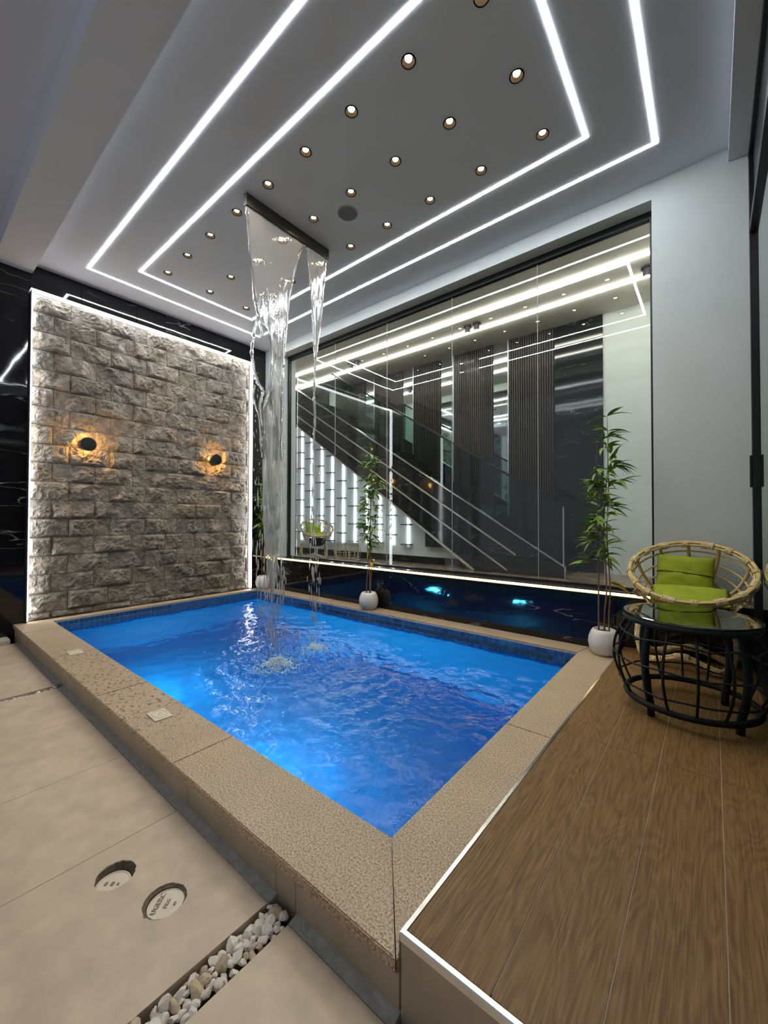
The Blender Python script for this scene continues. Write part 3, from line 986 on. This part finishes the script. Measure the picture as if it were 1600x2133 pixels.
# hall ceiling light lines
for i, y in enumerate((1.10, 1.505)):
    o = MB().box(-2.8, XR + .1, y - .010, y + .010, ZC - .022, ZC - .007).build('hall_led_line', 'ledhall')
    tag(o, ['straight white light line on the hall ceiling nearest the window', 'straight white light line on the hall ceiling nearer the stairs'][i], 'led strip', 'light lines on the hall ceiling')
for i, (x, y, l) in enumerate(((.563, 1.128, 'black ceiling spotlight, left one of the far pair in the hall'), (.695, 1.128, 'black ceiling spotlight, right one of the far pair in the hall'), (2.565, 1.178, 'black ceiling spotlight, left one of the middle pair in the hall'), (2.69, 1.178, 'black ceiling spotlight, right one of the middle pair in the hall'), (4.48, 1.182, 'single black ceiling spotlight at the right end of the window'))):
    y += .16
    e = empty('spotlight', (x, y, ZC))
    tag(e, l, 'spotlight', 'black spotlights in the stair hall')
    MB().lathe([(.05, -.02), (.05, 0)], n=20).build('base', 'spot', e)
    MB().lathe([(.034, -.095), (.034, -.02)], n=20).build('body', 'spot', e)
    MB().lathe([(.026, -.0965), (.026, -.094)], n=16).build('lens', 'ledhall', e)

# staircase
st = empty('staircase', (2.6, 1.36, HF))
tag(st, 'dark marble staircase with glass balustrade seen through the window', 'staircase')
so = Vector(st.location)
YS = 1.33
top = lambda x: .469 + (3.72 - x) * .6223
bot = lambda x: max(HF, .326 + (2.669 - x) * .665)
segx = [3.72, 3.30, 2.62, 1.78, .94, .1, -.74, -1.0]
sk = .12
xmin = -.95
for a, b in zip(segx[:-1], segx[1:]):
    b = max(b, xmin)
    tb, ta = b + sk, a + (sk if a < 3.7 else 0)
    ba = min(a, 3.72)
    poly = [(ba - .003, bot(ba)), (ta - .003, top(ta)), (tb + .003, top(tb)), (b + .003, bot(b))]
    off(MB().prism(poly, 1, YS, YS + .05), so).build('side_slab', 'blackstair', st)
off(MB().prism([(3.72, top(3.72)), (3.725, top(3.72) + .014), (xmin, top(xmin) + .014), (xmin, top(xmin))], 1, YS - .006, YS + .056), so).build('cap_trim', 'chrome', st)
off(MB().box(3.715, 3.727, YS - .006, YS + .01, HF, top(3.72)), so).build('end_trim', 'chrome', st)
for (x0, z0, x1, z1) in ((3.184, .566, -.812, 3.045), (3.081, .38, -.81, 2.819)):
    off(MB().prism([(x0, z0), (x0, z0 + .022), (x1, z1 + .022), (x1, z1)], 1, YS - .012, YS), so).build('metal_stripe', 'steel', st)
off(MB().prism([(2.63, HF), (2.66, HF + .02), (xmin, bot(xmin) + .014), (xmin, bot(xmin))], 1, YS - .006, YS), so).build('bottom_trim', 'steel', st)
nst = 16
for i in range(nst):
    x1 = 3.66 - i * .27; z1 = HF + (i + 1) * .168
    if z1 > ZC - .1: break
    zb = max(HF, bot(x1 - .27))
    off(MB().box(x1 - .285, x1, YS + .05, 2.055, zb if z1 - zb > .05 else z1 - .05, z1), so).build('step', 'blackstair', st)
# glass balustrade panels
gx = [3.70, 2.85, 1.95, 1.05, .15, -.75]
for a, b in zip(gx[:-1], gx[1:]):
    za, zb = min(top(a) + .64, ZC - .02), min(top(b) + .64, ZC - .02)
    off(MB().prism([(a - .006, top(a) + .012), (a - .006, za), (b + .006, zb), (b + .006, min(top(b) + .012, zb - .001))], 1, YS + .018, YS + .03), so).build('glass_panel', 'glassbal', st)
xe = 3.70 - (ZC - .06 - top(3.70) - .64) / .6223
off(MB().prism([(3.70, top(3.7) + .64), (3.70, top(3.7) + .665), (xe, top(xe) + .665), (xe, top(xe) + .64)], 1, YS + .01, YS + .04), so).build('handrail', 'blackmetal', st)
off(MB().box(3.694, 3.706, YS + .016, YS + .03, top(3.7), top(3.7) + .65), so).build('end_post', 'ledframe', st)

# wall under the stairs with the bottle rack
wu = MB().prism([(-3.1, HF), (2.60, HF), (xmin, bot(xmin) - .004), (-3.1, bot(xmin) - .004)], 1, 1.60, 1.66).build('wall_under_stairs', 'white')
struct(wu, 'white wall under the staircase behind the bottle rack')
o = MB().box(-3.1, 2.40, 1.588, 1.60, HF, HF + .10).build('baseboard_under_stairs', 'blackstair')
struct(o, 'dark skirting under the bottle rack wall')
rk = empty('bottle_rack', (.2, 1.59, .6))
tag(rk, 'wall bottle rack of lit vertical rods with short pegs', 'wine rack')
ro = Vector(rk.location)
rxs = [-.986, -.719, -.44, -.171, .1, .371, .64, .908, 1.177, 1.457]
PEG = MB().bevbox(-.085, .085, -.045, .04, -.010, .008, .003).mesh('peg'); PEG.materials.append(plain('peg grey', (.10, .12, .13), .5))
for i, x in enumerate(rxs):
    zt = bot(x) - .05
    zt = min(zt, 2.62)
    if zt > .62:
        off(MB().box(x - .0075, x + .0075, 1.578, 1.598, .60, zt), ro).build('light_rod', 'ledrod', rk)
    z = .615 if i % 2 else .752
    while z < min(2.62, bot(x + .08) - .06):
        p = put('peg', PEG, None, rk); p.location = Vector((x, 1.55, z)) - ro
        z += .2925
cb = empty('wall_cabinet', (2.1, 1.57, .6))
tag(cb, 'low dark cabinet box beneath the stair slope', 'cabinet')
MB().bevbox(-.30, .06, -.05, .03, 0, .21, .004).build('body', 'cabinet', cb)
MB().bevbox(-.29, -.125, -.056, -.05, .01, .20, .002).build('door', 'cabinet', cb)
MB().bevbox(-.115, .05, -.056, -.05, .01, .20, .002).build('door', 'cabinet', cb)

# ------------------------------------------------------------------ chair
def make_chair(loc, rz, label, cane='rattan', wrap='rattanwrap', scale=1.0):
    e = empty('rattan_chair', loc, rz)
    e.scale = (scale,) * 3
    tag(e, label, 'chair', 'round rattan chairs')
    C = Vector((0, -.135, .622)); A = Vector((.312, 0, 0)); Bv = Vector((0, .232, .160))
    Nn = Vector((0, .160, -.232)).normalized()
    rim = lambda t: C + A * cos(t) + Bv * sin(t)
    m = MB()
    for k, (du, dn) in enumerate(((0, -.012), (0, .012), (.011, 0), (-.011, 0), (.008, .014), (.008, -.012))):
        pts = []
        for i in range(72):
            t = 2 * pi * i / 72
            rad = (rim(t) - C).normalized()
            pts.append(rim(t) + rad * du + Nn * dn)
        m.tube(pts, .0065, 6, closed=True)
    m.build('rim', cane, e, smooth=True)
    for i in range(16):
        t0 = 2 * pi * i / 16 + .1
        ln = (.05, .085, .06, .10)[i % 4]
        pts = []; rr_ = []
        nn = 13
        for k in range(nn):
            t = t0 + ln * 2.2 * (k / (nn - 1) - .5)
            pts.append(rim(t)); rr_.append(.0225 + (.0018 if k % 2 else 0))
        MB().tube(pts, rr_, 10).build('binding', wrap, e, smooth=False)
    # knots hanging at the front sides
    for sx in (-1, 1):
        c = Vector((sx * .235, -.235, .50))
        for k in range(3):
            pp = [c + Vector((.034 * cos(a) * (1 - k * .15) + sx * .012 * k, .012 * sin(2 * a), .022 * sin(a) - k * .012)) for a in [2 * pi * j / 14 for j in range(14)]]
            MB().tube(pp, .006, 5, closed=True).build('knot', wrap, e, smooth=True)
    # bowl: horizontal canes behind the cushion and ribs
    bowl = lambda t, d: C + Nn * (.25 * math.sin(d * pi / 2)) + (A * cos(t) + Bv * sin(t)) * (1 - .52 * d ** 1.6)
    for d in (.14, .34, .54, .74):
        pts = [bowl(radians(-35) + radians(250) * i / 40, d) for i in range(41)]
        MB().tube(pts, .006, 6).build('back_cane', cane, e, smooth=True)
    for t in (22, 62, 92, 122, 158, 200, 340, 250, 290):
        pts = [bowl(radians(t), i / 10) for i in range(11)]
        MB().tube(pts, .0105, 7).build('rib', cane, e, smooth=True)
    pts = [bowl(2 * pi * i / 40, 1) for i in range(40)]
    MB().tube(pts, .012, 8, closed=True).build('bowl_ring', cane, e, smooth=True)
    # black dish added to stand for the shade seen under the seat
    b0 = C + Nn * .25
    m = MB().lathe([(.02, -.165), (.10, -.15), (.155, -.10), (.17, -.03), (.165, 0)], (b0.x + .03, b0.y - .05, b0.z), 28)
    m.build('seat_shade_dish', 'piping', e, smooth=True)
    # wavy base
    ctl = [(-.205, -.11, .030), (-.03, -.14, .085), (.155, -.14, .030), (.215, -.05, .15), (.20, .02, .33), (.225, .10, .15), (.205, .13, .030), (0, .135, .085), (-.205, .12, .030), (-.285, .06, .10), (-.27, .0, .30), (-.28, -.06, .12)]
    pth = smoothpath(ctl, 8, closed=True)
    m = MB()
    cen = Vector((0, 0, .15))
    for (a_, b_) in ((.011, 0), (-.011, 0), (0, .011), (0, -.011)):
        m.tube([p + (p - cen).normalized() * a_ + Vector((0, 0, b_)) for p in pth], .0095, 6, closed=True)
    m.build('base', cane, e, smooth=True)
    k = len(pth)
    for i in range(0, k, 6):
        pts = [pth[(i + q) % k] for q in range(4)]
        sm = smoothpath(pts, 3)
        MB().tube(sm, [.0235 + (.0015 if q % 2 else 0) for q in range(len(sm))], 10).build('binding', wrap, e)
    # cushions
    def pillow(name, w_, h_, t_, loc_, rot_, parent, pipe):
        n_ = 18
        vs_, fs_ = [], []
        for side in (1, -1):
            for j in range(n_ + 1):
                for i in range(n_ + 1):
                    u, v = 2 * i / n_ - 1, 2 * j / n_ - 1
                    q = max(0, (1 - abs(u) ** 3.2)) ** .55 * max(0, (1 - abs(v) ** 3.2)) ** .55
                    pin = 1 - .05 * (1 - v * v) * abs(u) ** 3
                    pin2 = 1 - .05 * (1 - u * u) * abs(v) ** 3
                    wr_ = .010 * noise.noise(Vector((u * 2.2, v * 4.5 + u, side * 3 + w_ * 10))) * q + .005 * noise.noise(Vector((u * 5, v * 8, side * 2)))* q
                    vs_.append((u * w_ / 2 * pin, -side * (t_ / 2 * q + wr_), v * h_ / 2 * pin2))
        o2 = (n_ + 1) ** 2
        for j in range(n_):
            for i in range(n_):
                a = j * (n_ + 1) + i
                fs_.append((a, a + 1, a + n_ + 2, a + n_ + 1))
                fs_.append((o2 + a, o2 + a + n_ + 1, o2 + a + n_ + 2, o2 + a + 1))
        bm = bmesh.new(); me = MB().add(vs_, fs_).mesh(name, recalc=False); bm.from_mesh(me)
        bmesh.ops.remove_doubles(bm, verts=bm.verts[:], dist=.0006)
        bmesh.ops.recalc_face_normals(bm, faces=bm.faces[:])
        bm.to_mesh(me); bm.free()
        for p_ in me.polygons: p_.use_smooth = True
        o = put(name, me, 'green', parent)
        o.location = loc_; o.rotation_euler = rot_
        if pipe == 'mid':
            pts = [(-w_ / 2 * .97 + w_ * .97 * i / 16, -(t_ / 2 * max(0, 1 - abs(2 * i / 16 - 1) ** 3.2) ** .55 + .001 + .003 * sin(i)), .004 - .012 * i / 16) for i in range(17)]
            MB().tube(pts, .0028, 5).build('zip_line', 'piping', o)
        else:
            pts = [(w_ / 2 * .985 * (abs(cos(a)) ** .35) * (1 if cos(a) > 0 else -1), 0, h_ / 2 * .985 * (abs(sin(a)) ** .35) * (1 if sin(a) > 0 else -1)) for a in [2 * pi * i / 64 for i in range(64)]]
            MB().tube(pts, .004, 5, closed=True).build('piping', 'piping', o)
        return o
    pillow('back_cushion', .315, .255, .10, (-.03, .02, .585), (radians(-20), radians(2.5), radians(3)), e, 'mid')
    pillow('seat_cushion', .40, .30, .055, (.0, -.16, .478), (radians(-78), 0, radians(3)), e, 'edge')
    return e
make_chair((4.838, .02, ZD), 0, 'round rattan chair with lime green cushions beside the glass table')

# ------------------------------------------------------------------ table
def make_table(loc, label, cane='tablecane', top_mat='glasstop', r=.262, rz=0.0, squash=1.0):
    e = empty('glass_table', loc, rz)
    tag(e, label, 'table', 'round cane tables')
    e.scale = (squash, squash, squash)
    H = .474
    prof = lambda z: r + .062 * sin(pi * min(1, max(0, (z - .06) / .38))) - (.01 if z > .4 else 0)
    MB().lathe([(.276, H - .010), (.280, H - .007), (.280, H - .002), (.276, H)], n=56).build('glass_top', top_mat, e)
    for nm, z, rr_, t in (('top_ring', H - .028, r + .004, .015), ('low_ring', .062, r + .004, .015)):
        pts = [(rr_ * cos(a), rr_ * sin(a), z) for a in [2 * pi * i / 48 for i in range(48)]]
        MB().tube(pts, t, 8, closed=True).build(nm, cane, e, smooth=True)
    pts = [((r - .03) * cos(a), (r - .03) * sin(a), H - .022) for a in [2 * pi * i / 48 for i in range(48)]]
    MB().tube(pts, .012, 8, closed=True).build('top_ring', cane, e, smooth=True)
    for i in range(4):
        a = radians(53 + 90 * i)
        pts = [((r - .03) * cos(a), (r - .03) * sin(a), 0), ((r - .026) * cos(a), (r - .026) * sin(a), .06)]
        lp = lambda z: r - .026 + .03 * sin(pi * min(1, max(0, (z - .06) / .38)))
        pts += [(lp(z) * cos(a), lp(z) * sin(a), z) for z in (.12, .18, .24, .30, .36, .41, H - .02)]
        MB().tube(smoothpath(pts, 4), .0165, 8).build('leg', cane, e, smooth=True)
    for i in range(16):
        a = radians(53 + 22.5 * i)
        if i % 4 == 0: continue
        w_ = .03 * noise.noise((i * 2.1, 0, 0))
        pts = [(prof(z) * cos(a + w_ * sin(z * 9)), prof(z) * sin(a + w_ * sin(z * 9)), z) for z in (.06, .12, .18, .24, .30, .36, H - .03)]
        MB().tube(smoothpath(pts, 3), .0062, 6).build('rib', cane, e, smooth=True)
    for k, z0 in enumerate((.135, .255, .375)):
        n_ = 20
        pts = []
        for i in range(n_):
            a = radians(53 + 18 * i)
            z = z0 + .022 * noise.noise((i * 1.7, k * 5.1, 0))
            pts.append(((prof(z) + .003) * cos(a), (prof(z) + .003) * sin(a), z))
        MB().tube(pts, .0048, 5, closed=True).build('hoop', cane, e)
    return e
make_table((4.855, -.742, ZD), 'round glass topped table with black woven cane barrel base')
# the second set, inside the hall
make_chair((.05, 1.02, HF), radians(62), 'pale rattan chair with green cushion seen behind the window', 'palerattan', 'palerattan', .80)
make_table((.76, 1.02, HF), 'small pale cane table beside the chair behind the window', 'palerattan', 'glasstop', squash=.62)

# ------------------------------------------------------------------ plants
def leaf_mesh(i):
    rs = random.Random(50 + i)
    L, Wd, droop = rs.uniform(.11, .165), rs.uniform(.011, .017), rs.uniform(.2, .9)
    vs, fs = [], []
    n = 7
    x = y = 0; ang = .15
    pos = []
    for k in range(n + 1):
        pos.append((x, y)); x += L / n * cos(ang); y += L / n * sin(ang); ang -= droop / n * 1.3
    tw = rs.uniform(-.5, .5)
    for k in range(n + 1):
        t = k / n
        wd = Wd * (sin(pi * min(1, t * 1.02) ** .75) + .04)
        a = tw * t
        vs += [(pos[k][0], wd * cos(a), pos[k][1] + wd * .35 + wd * sin(a)), (pos[k][0], 0, pos[k][1]), (pos[k][0], -wd * cos(a), pos[k][1] + wd * .35 - wd * sin(a))]
    for k in range(n):
        for c in (0, 1):
            fs.append((k * 3 + c, k * 3 + c + 1, (k + 1) * 3 + c + 1, (k + 1) * 3 + c))
    return MB().add(vs, fs).mesh('leaf', smooth=True, recalc=False)
LEAF = []
for i in range(10):
    me = leaf_mesh(i); me.materials.append(MAT['leaf']); LEAF.append(me)
LEAFY = leaf_mesh(3); LEAFY.materials.append(MAT['leafyellow'])
def make_plant(loc, label, plabel, H, seed, sc=1.0, nb=46):
    rs = random.Random(seed)
    p = empty('plant_pot', loc)
    tag(p, plabel, 'pot', 'white round plant pots')
    prof = [(.055, 0), (.075, .004), (.098, .04), (.107, .085), (.103, .125), (.088, .165), (.076, .182), (.070, .185), (.067, .182), (.070, .165)]
    prof = [(a * sc, b * sc) for a, b in prof]
    MB().lathe(prof, n=44).build('shell', 'pot', p, smooth=True)
    MB().lathe([(.069 * sc, .160 * sc), (.04 * sc, .170 * sc), (.01 * sc, .172 * sc)], n=24, cap0=False).build('soil', 'soil', p, smooth=True)
    e = empty('bamboo_plant', (loc[0], loc[1], loc[2] + .165 * sc))
    tag(e, label, 'plant', 'potted bamboo plants')
    h0 = H - .165 * sc
    stems = []
    for k, (dx_, dy_, hh) in enumerate(((-.035, .0, .90), (.0, .015, 1.0), (.035, -.008, .93))):
        pts = []
        lean = (rs.uniform(-.03, .03), rs.uniform(-.02, .02))
        for i in range(12):
            t = i / 11
            pts.append(Vector((dx_ + lean[0] * t + .022 * noise.noise((t * 3, k * 7 + seed, 0)) * (t > .15), dy_ + lean[1] * t + .022 * noise.noise((t * 3, k * 7 + seed, 9)) * (t > .15), h0 * hh * t)))
        sm = smoothpath(pts, 3)
        MB().tube(sm, [.0062 * (1 - .75 * i / len(sm)) for i in range(len(sm))], 6).build('stem', 'stem', e, smooth=True)
        stems.append(sm)
    def addleaf(b, dirv, yellow=False):
        b = b.copy()
        if loc[1] + b.y + dirv.y * .15 > .175: dirv.y = -abs(dirv.y) * .6
        if loc[0] + b.x + dirv.x * .15 < -.09: dirv.x = abs(dirv.x)
        b.y = min(b.y, .165 - loc[1]); b.x = max(b.x, -.085 - loc[0])
        o = put('leaf', LEAFY if yellow else LEAF[rs.randrange(10)], None, e)
        yaw_ = math.atan2(dirv.y, dirv.x); pit = -math.asin(max(-1, min(1, dirv.normalized().z)))
        o.rotation_euler = Euler((rs.uniform(-.5, .5), pit, yaw_), 'XYZ')
        s = rs.uniform(.75, 1.2)
        o.scale = (s, s, s)
        o.location = b
    for q in range(nb):
        sm = stems[q % 3]
        u = (q + rs.random()) / nb
        t = .34 + .64 * u
        if t > .83 and rs.random() < .35: continue
        b = sm[min(len(sm) - 1, int(t * (len(sm) - 1)))]
        a = rs.uniform(0, 2 * pi)
        ln = rs.uniform(.02, .075) * (1.0 if t < .8 else .6)
        tip = b + Vector((cos(a) * ln, sin(a) * ln * .7, rs.uniform(.0, .05)))
        MB().tube([b, (b + tip) / 2 + Vector((0, 0, .006)), tip], .0016, 4).build('branch', 'stem', e)
        for k in range(rs.choice((4, 5, 5, 6))):
            a2 = a + rs.uniform(-1.2, 1.2)
            addleaf(tip + Vector((rs.uniform(-.012, .012), rs.uniform(-.01, .01), rs.uniform(-.015, .015))), Vector((cos(a2), sin(a2) * .8, rs.uniform(-.55, .5))))
    for k in range(9):
        a2 = radians(39) + k * pi + rs.uniform(-.6, .6)
        addleaf(stems[(k + 1) % 3][-1], Vector((cos(a2), sin(a2), rs.uniform(-.2, .4))))
    for k in range(4):
        b = stems[2][int(.25 * len(stems[2]))]
        a2 = rs.uniform(-.9, .9)
        addleaf(b + Vector((0, 0, rs.uniform(-.02, .05))), Vector((cos(a2), sin(a2), rs.uniform(-.6, .2))), True)
make_plant((4.325, .085, 0), 'tall potted bamboo with yellowing low leaves beside the rattan chair', 'white round pot on the coping corner next to the deck', 1.76, 11)
make_plant((2.005, .088, 0), 'potted bamboo standing before the middle of the window', 'white round pot on the coping before the window middle', 1.77, 23)
make_plant((.02, .085, 0), 'dark potted bamboo in the corner behind the waterfall', 'white round pot in the corner behind the falling water', 1.80, 37)

# ------------------------------------------------------------------ waterfall
wfall = empty('waterfall', (2.26, -1.2, ZW))
tag(wfall, 'clear water curtain falling from the ceiling spout into the pool', 'waterfall')
wo = Vector(wfall.location)
# outlines: height, near edge y and far edge y of the two curtains, in metres
def sheet(rows_, name, th=.006, nseg=26, sub=14, holes=(), amp=.004, mat='fall'):
    pl = smoothpath([Vector(r_) for r_ in rows_], sub)
    k = len(pl)
    vs, fs = [], []
    for s in (1, -1):
        for i, p_ in enumerate(pl):
            z, ya, yb = p_
            for j in range(nseg + 1):
                t = j / nseg
                y = ya + (yb - ya) * t
                q = Vector((y * 16, z * 3.5, 2.0))
                rib = amp * noise.noise(q) + amp * .7 * noise.noise(q * 2.3)
                edge = min(1, min(t, 1 - t) * nseg / 1.2)
                x = 2.255 + (3.35 - z) * .022 + rib + s * (th * (.30 + .5 * abs(noise.noise(q * 1.3 + Vector((0, 0, 7)))))) * (.25 + .75 * edge)
                vs.append((x, y + .006 * noise.noise(Vector((z * 9, t * 3, 4))), z))
    o2 = k * (nseg + 1)
    for i in range(k - 1):
        for j in range(nseg):
            a = i * (nseg + 1) + j
            fs.append((a, a + 1, a + nseg + 2, a + nseg + 1))
            fs.append((o2 + a, o2 + a + nseg + 1, o2 + a + nseg + 2, o2 + a + 1))
    for i in range(k - 1):
        for j in (0, nseg):
            a = i * (nseg + 1) + j; b = a + nseg + 1
            fs.append((a, b, o2 + b, o2 + a))
    return off(MB().add(vs, fs), wo).build(name, mat, wfall, smooth=True)

sheet([(3.345, -1.606, -1.03), (3.24, -1.597, -1.10), (3.04, -1.577, -1.162), (2.81, -1.551, -1.208), (2.66, -1.530, -1.232), (2.53, -1.495, -1.248), (2.45, -1.42, -1.258), (2.30, -1.392, -1.272), (2.12, -1.40, -1.282), (1.99, -1.43, -1.287), (1.86, -1.47, -1.292), (1.62, -1.473, -1.299), (1.45, -1.474, -1.299)], 'main_curtain')
sheet([(3.345, -1.02, -.785), (3.25, -1.008, -.81), (3.05, -.988, -.832), (2.88, -.971, -.853), (2.70, -.962, -.878), (2.55, -.955, -.905), (2.42, -.945, -.922), (2.25, -.955, -.938), (2.06, -.962, -.948), (1.84, -.957, -.942), (1.70, -.970, -.958)], 'side_curtain', nseg=14)
sheet([(2.15, -1.36, -1.345), (2.0, -1.39, -1.30), (1.85, -1.45, -1.293), (1.75, -1.47, -1.295), (1.5, -1.475, -1.298), (1.1, -1.478, -1.305), (.85, -1.46, -1.325), (.6, -1.43, -1.36), (.4, -1.405, -1.395)], 'lower_curtain', amp=.016, th=.004, mat='drops')
fx_ = lambda z: 2.255 + (3.35 - z) * .022
def rope(pts, r0, r1, seed_, parent=wfall):
    sm = smoothpath([Vector((fx_(z) + .004, y, z)) for y, z in pts], 10)
    k = len(sm)
    sm = [p_ + Vector((.004 * noise.noise((p_.z * 12, seed_, 0)), .0055 * noise.noise((p_.z * 11, seed_, 5)), 0)) for p_ in sm]
    rr_ = [(r0 + (r1 - r0) * i / k) * (.75 + .8 * abs(noise.noise((i * .35, seed_ * 3, 1)))) for i in range(k)]
    off(MB().tube(sm, rr_, 8), wo).build('water_rope', 'fall', parent, smooth=True)
rope([(-1.606, 3.332), (-1.583, 3.095), (-1.56, 2.907), (-1.537, 2.67), (-1.504, 2.531), (-1.476, 2.4)], .007, .02, 1)
rope([(-1.045, 3.34), (-1.099, 3.244), (-1.162, 3.035), (-1.208, 2.812), (-1.25, 2.504), (-1.276, 2.239), (-1.287, 1.986), (-1.299, 1.732), (-1.297, 1.482)], .008, .012, 2)
rope([(-1.504, 2.531), (-1.53, 2.458), (-1.564, 2.273), (-1.532, 2.052), (-1.474, 1.979), (-1.496, 1.855), (-1.473, 1.62), (-1.478, 1.461)], .014, .014, 3)
rope([(-1.426, 2.802), (-1.406, 2.489), (-1.38, 2.292), (-1.391, 2.125), (-1.40, 1.9)], .006, .010, 4)
rope([(-1.014, 3.33), (-1.005, 3.212), (-.971, 2.88), (-.959, 2.609), (-.94, 2.387)], .006, .011, 5)
rope([(-.79, 3.34), (-.803, 3.291), (-.848, 2.932), (-.88, 2.685), (-.925, 2.438), (-.947, 2.249), (-.955, 2.066), (-.947, 1.841), (-.965, 1.7), (-.964, 1.5)], .007, .011, 6)
rope([(-1.54, 2.0), (-1.555, 1.9), (-1.52, 1.80), (-1.50, 1.70), (-1.49, 1.5)], .008, .008, 7)
# broken water: drops and short threads
dr = MB()
rd = random.Random(5)
def drop(x, y, z, r_, l):
    n_ = 6
    prof = [(0.15, -.5), (.75, -.28), (1, 0), (.7, .28), (.12, .5)]
    dr.lathe([(a * r_, b * l) for a, b in prof], (x - wo.x, y - wo.y, z - wo.z), n_)
for i in range(420):
    z = rd.uniform(-.05, 1.75) if i % 3 else rd.uniform(.1, 1.3)
    sp = .085 + .02 * (1.6 - z)
    y = rd.gauss(-1.388, sp * .62)
    drop(fx_(z) + rd.gauss(0, .035), y, z, rd.uniform(.0022, .0055), rd.uniform(.03, .13))
for i in range(130):
    z = rd.uniform(-.05, 1.5)
    drop(fx_(z) + rd.gauss(0, .018), rd.gauss(-.968, .018 + .012 * (1.5 - z)), z, rd.uniform(.002, .005), rd.uniform(.03, .12))
for i in range(50):
    z = rd.uniform(1.1, 2.0)
    drop(fx_(z) + rd.gauss(0, .03), rd.gauss(-1.53, .04), z, rd.uniform(.002, .004), rd.uniform(.015, .04))
o = dr.build('drops', 'drops', wfall, smooth=True); o['kind'] = 'stuff'
# foam where the water lands
fm = MB()
ico = bmesh.new(); bmesh.ops.create_icosphere(ico, subdivisions=1, radius=1)
iv = [v.co.copy() for v in ico.verts]; ico.verts.index_update(); if_ = [[v.index for v in f.verts] for f in ico.faces]; ico.free()
for (sx, sy), n_, sp in ((SPL[0], 2600, .12), (SPL[1], 1300, .085)):
    for i in range(n_):
        a = rd.uniform(0, 2 * pi); d_ = abs(rd.gauss(0, sp)) if i % 4 else abs(rd.gauss(0, sp * 2.6))
        x, y = sx + d_ * cos(a) * .9, sy + d_ * sin(a)
        r_ = rd.uniform(.0015, .0055) * (1 if d_ < sp * 1.5 else .6)
        z = ZW + wave(x, y) + abs(rd.gauss(0, .018)) * math.exp(-(d_ / sp) ** 2)
        fm.add([(x - wo.x + p_.x * r_, y - wo.y + p_.y * r_, z - wo.z + p_.z * r_ * .8) for p_ in iv], if_)
o = fm.build('foam', 'foam', wfall, smooth=True, recalc=False); o['kind'] = 'stuff'
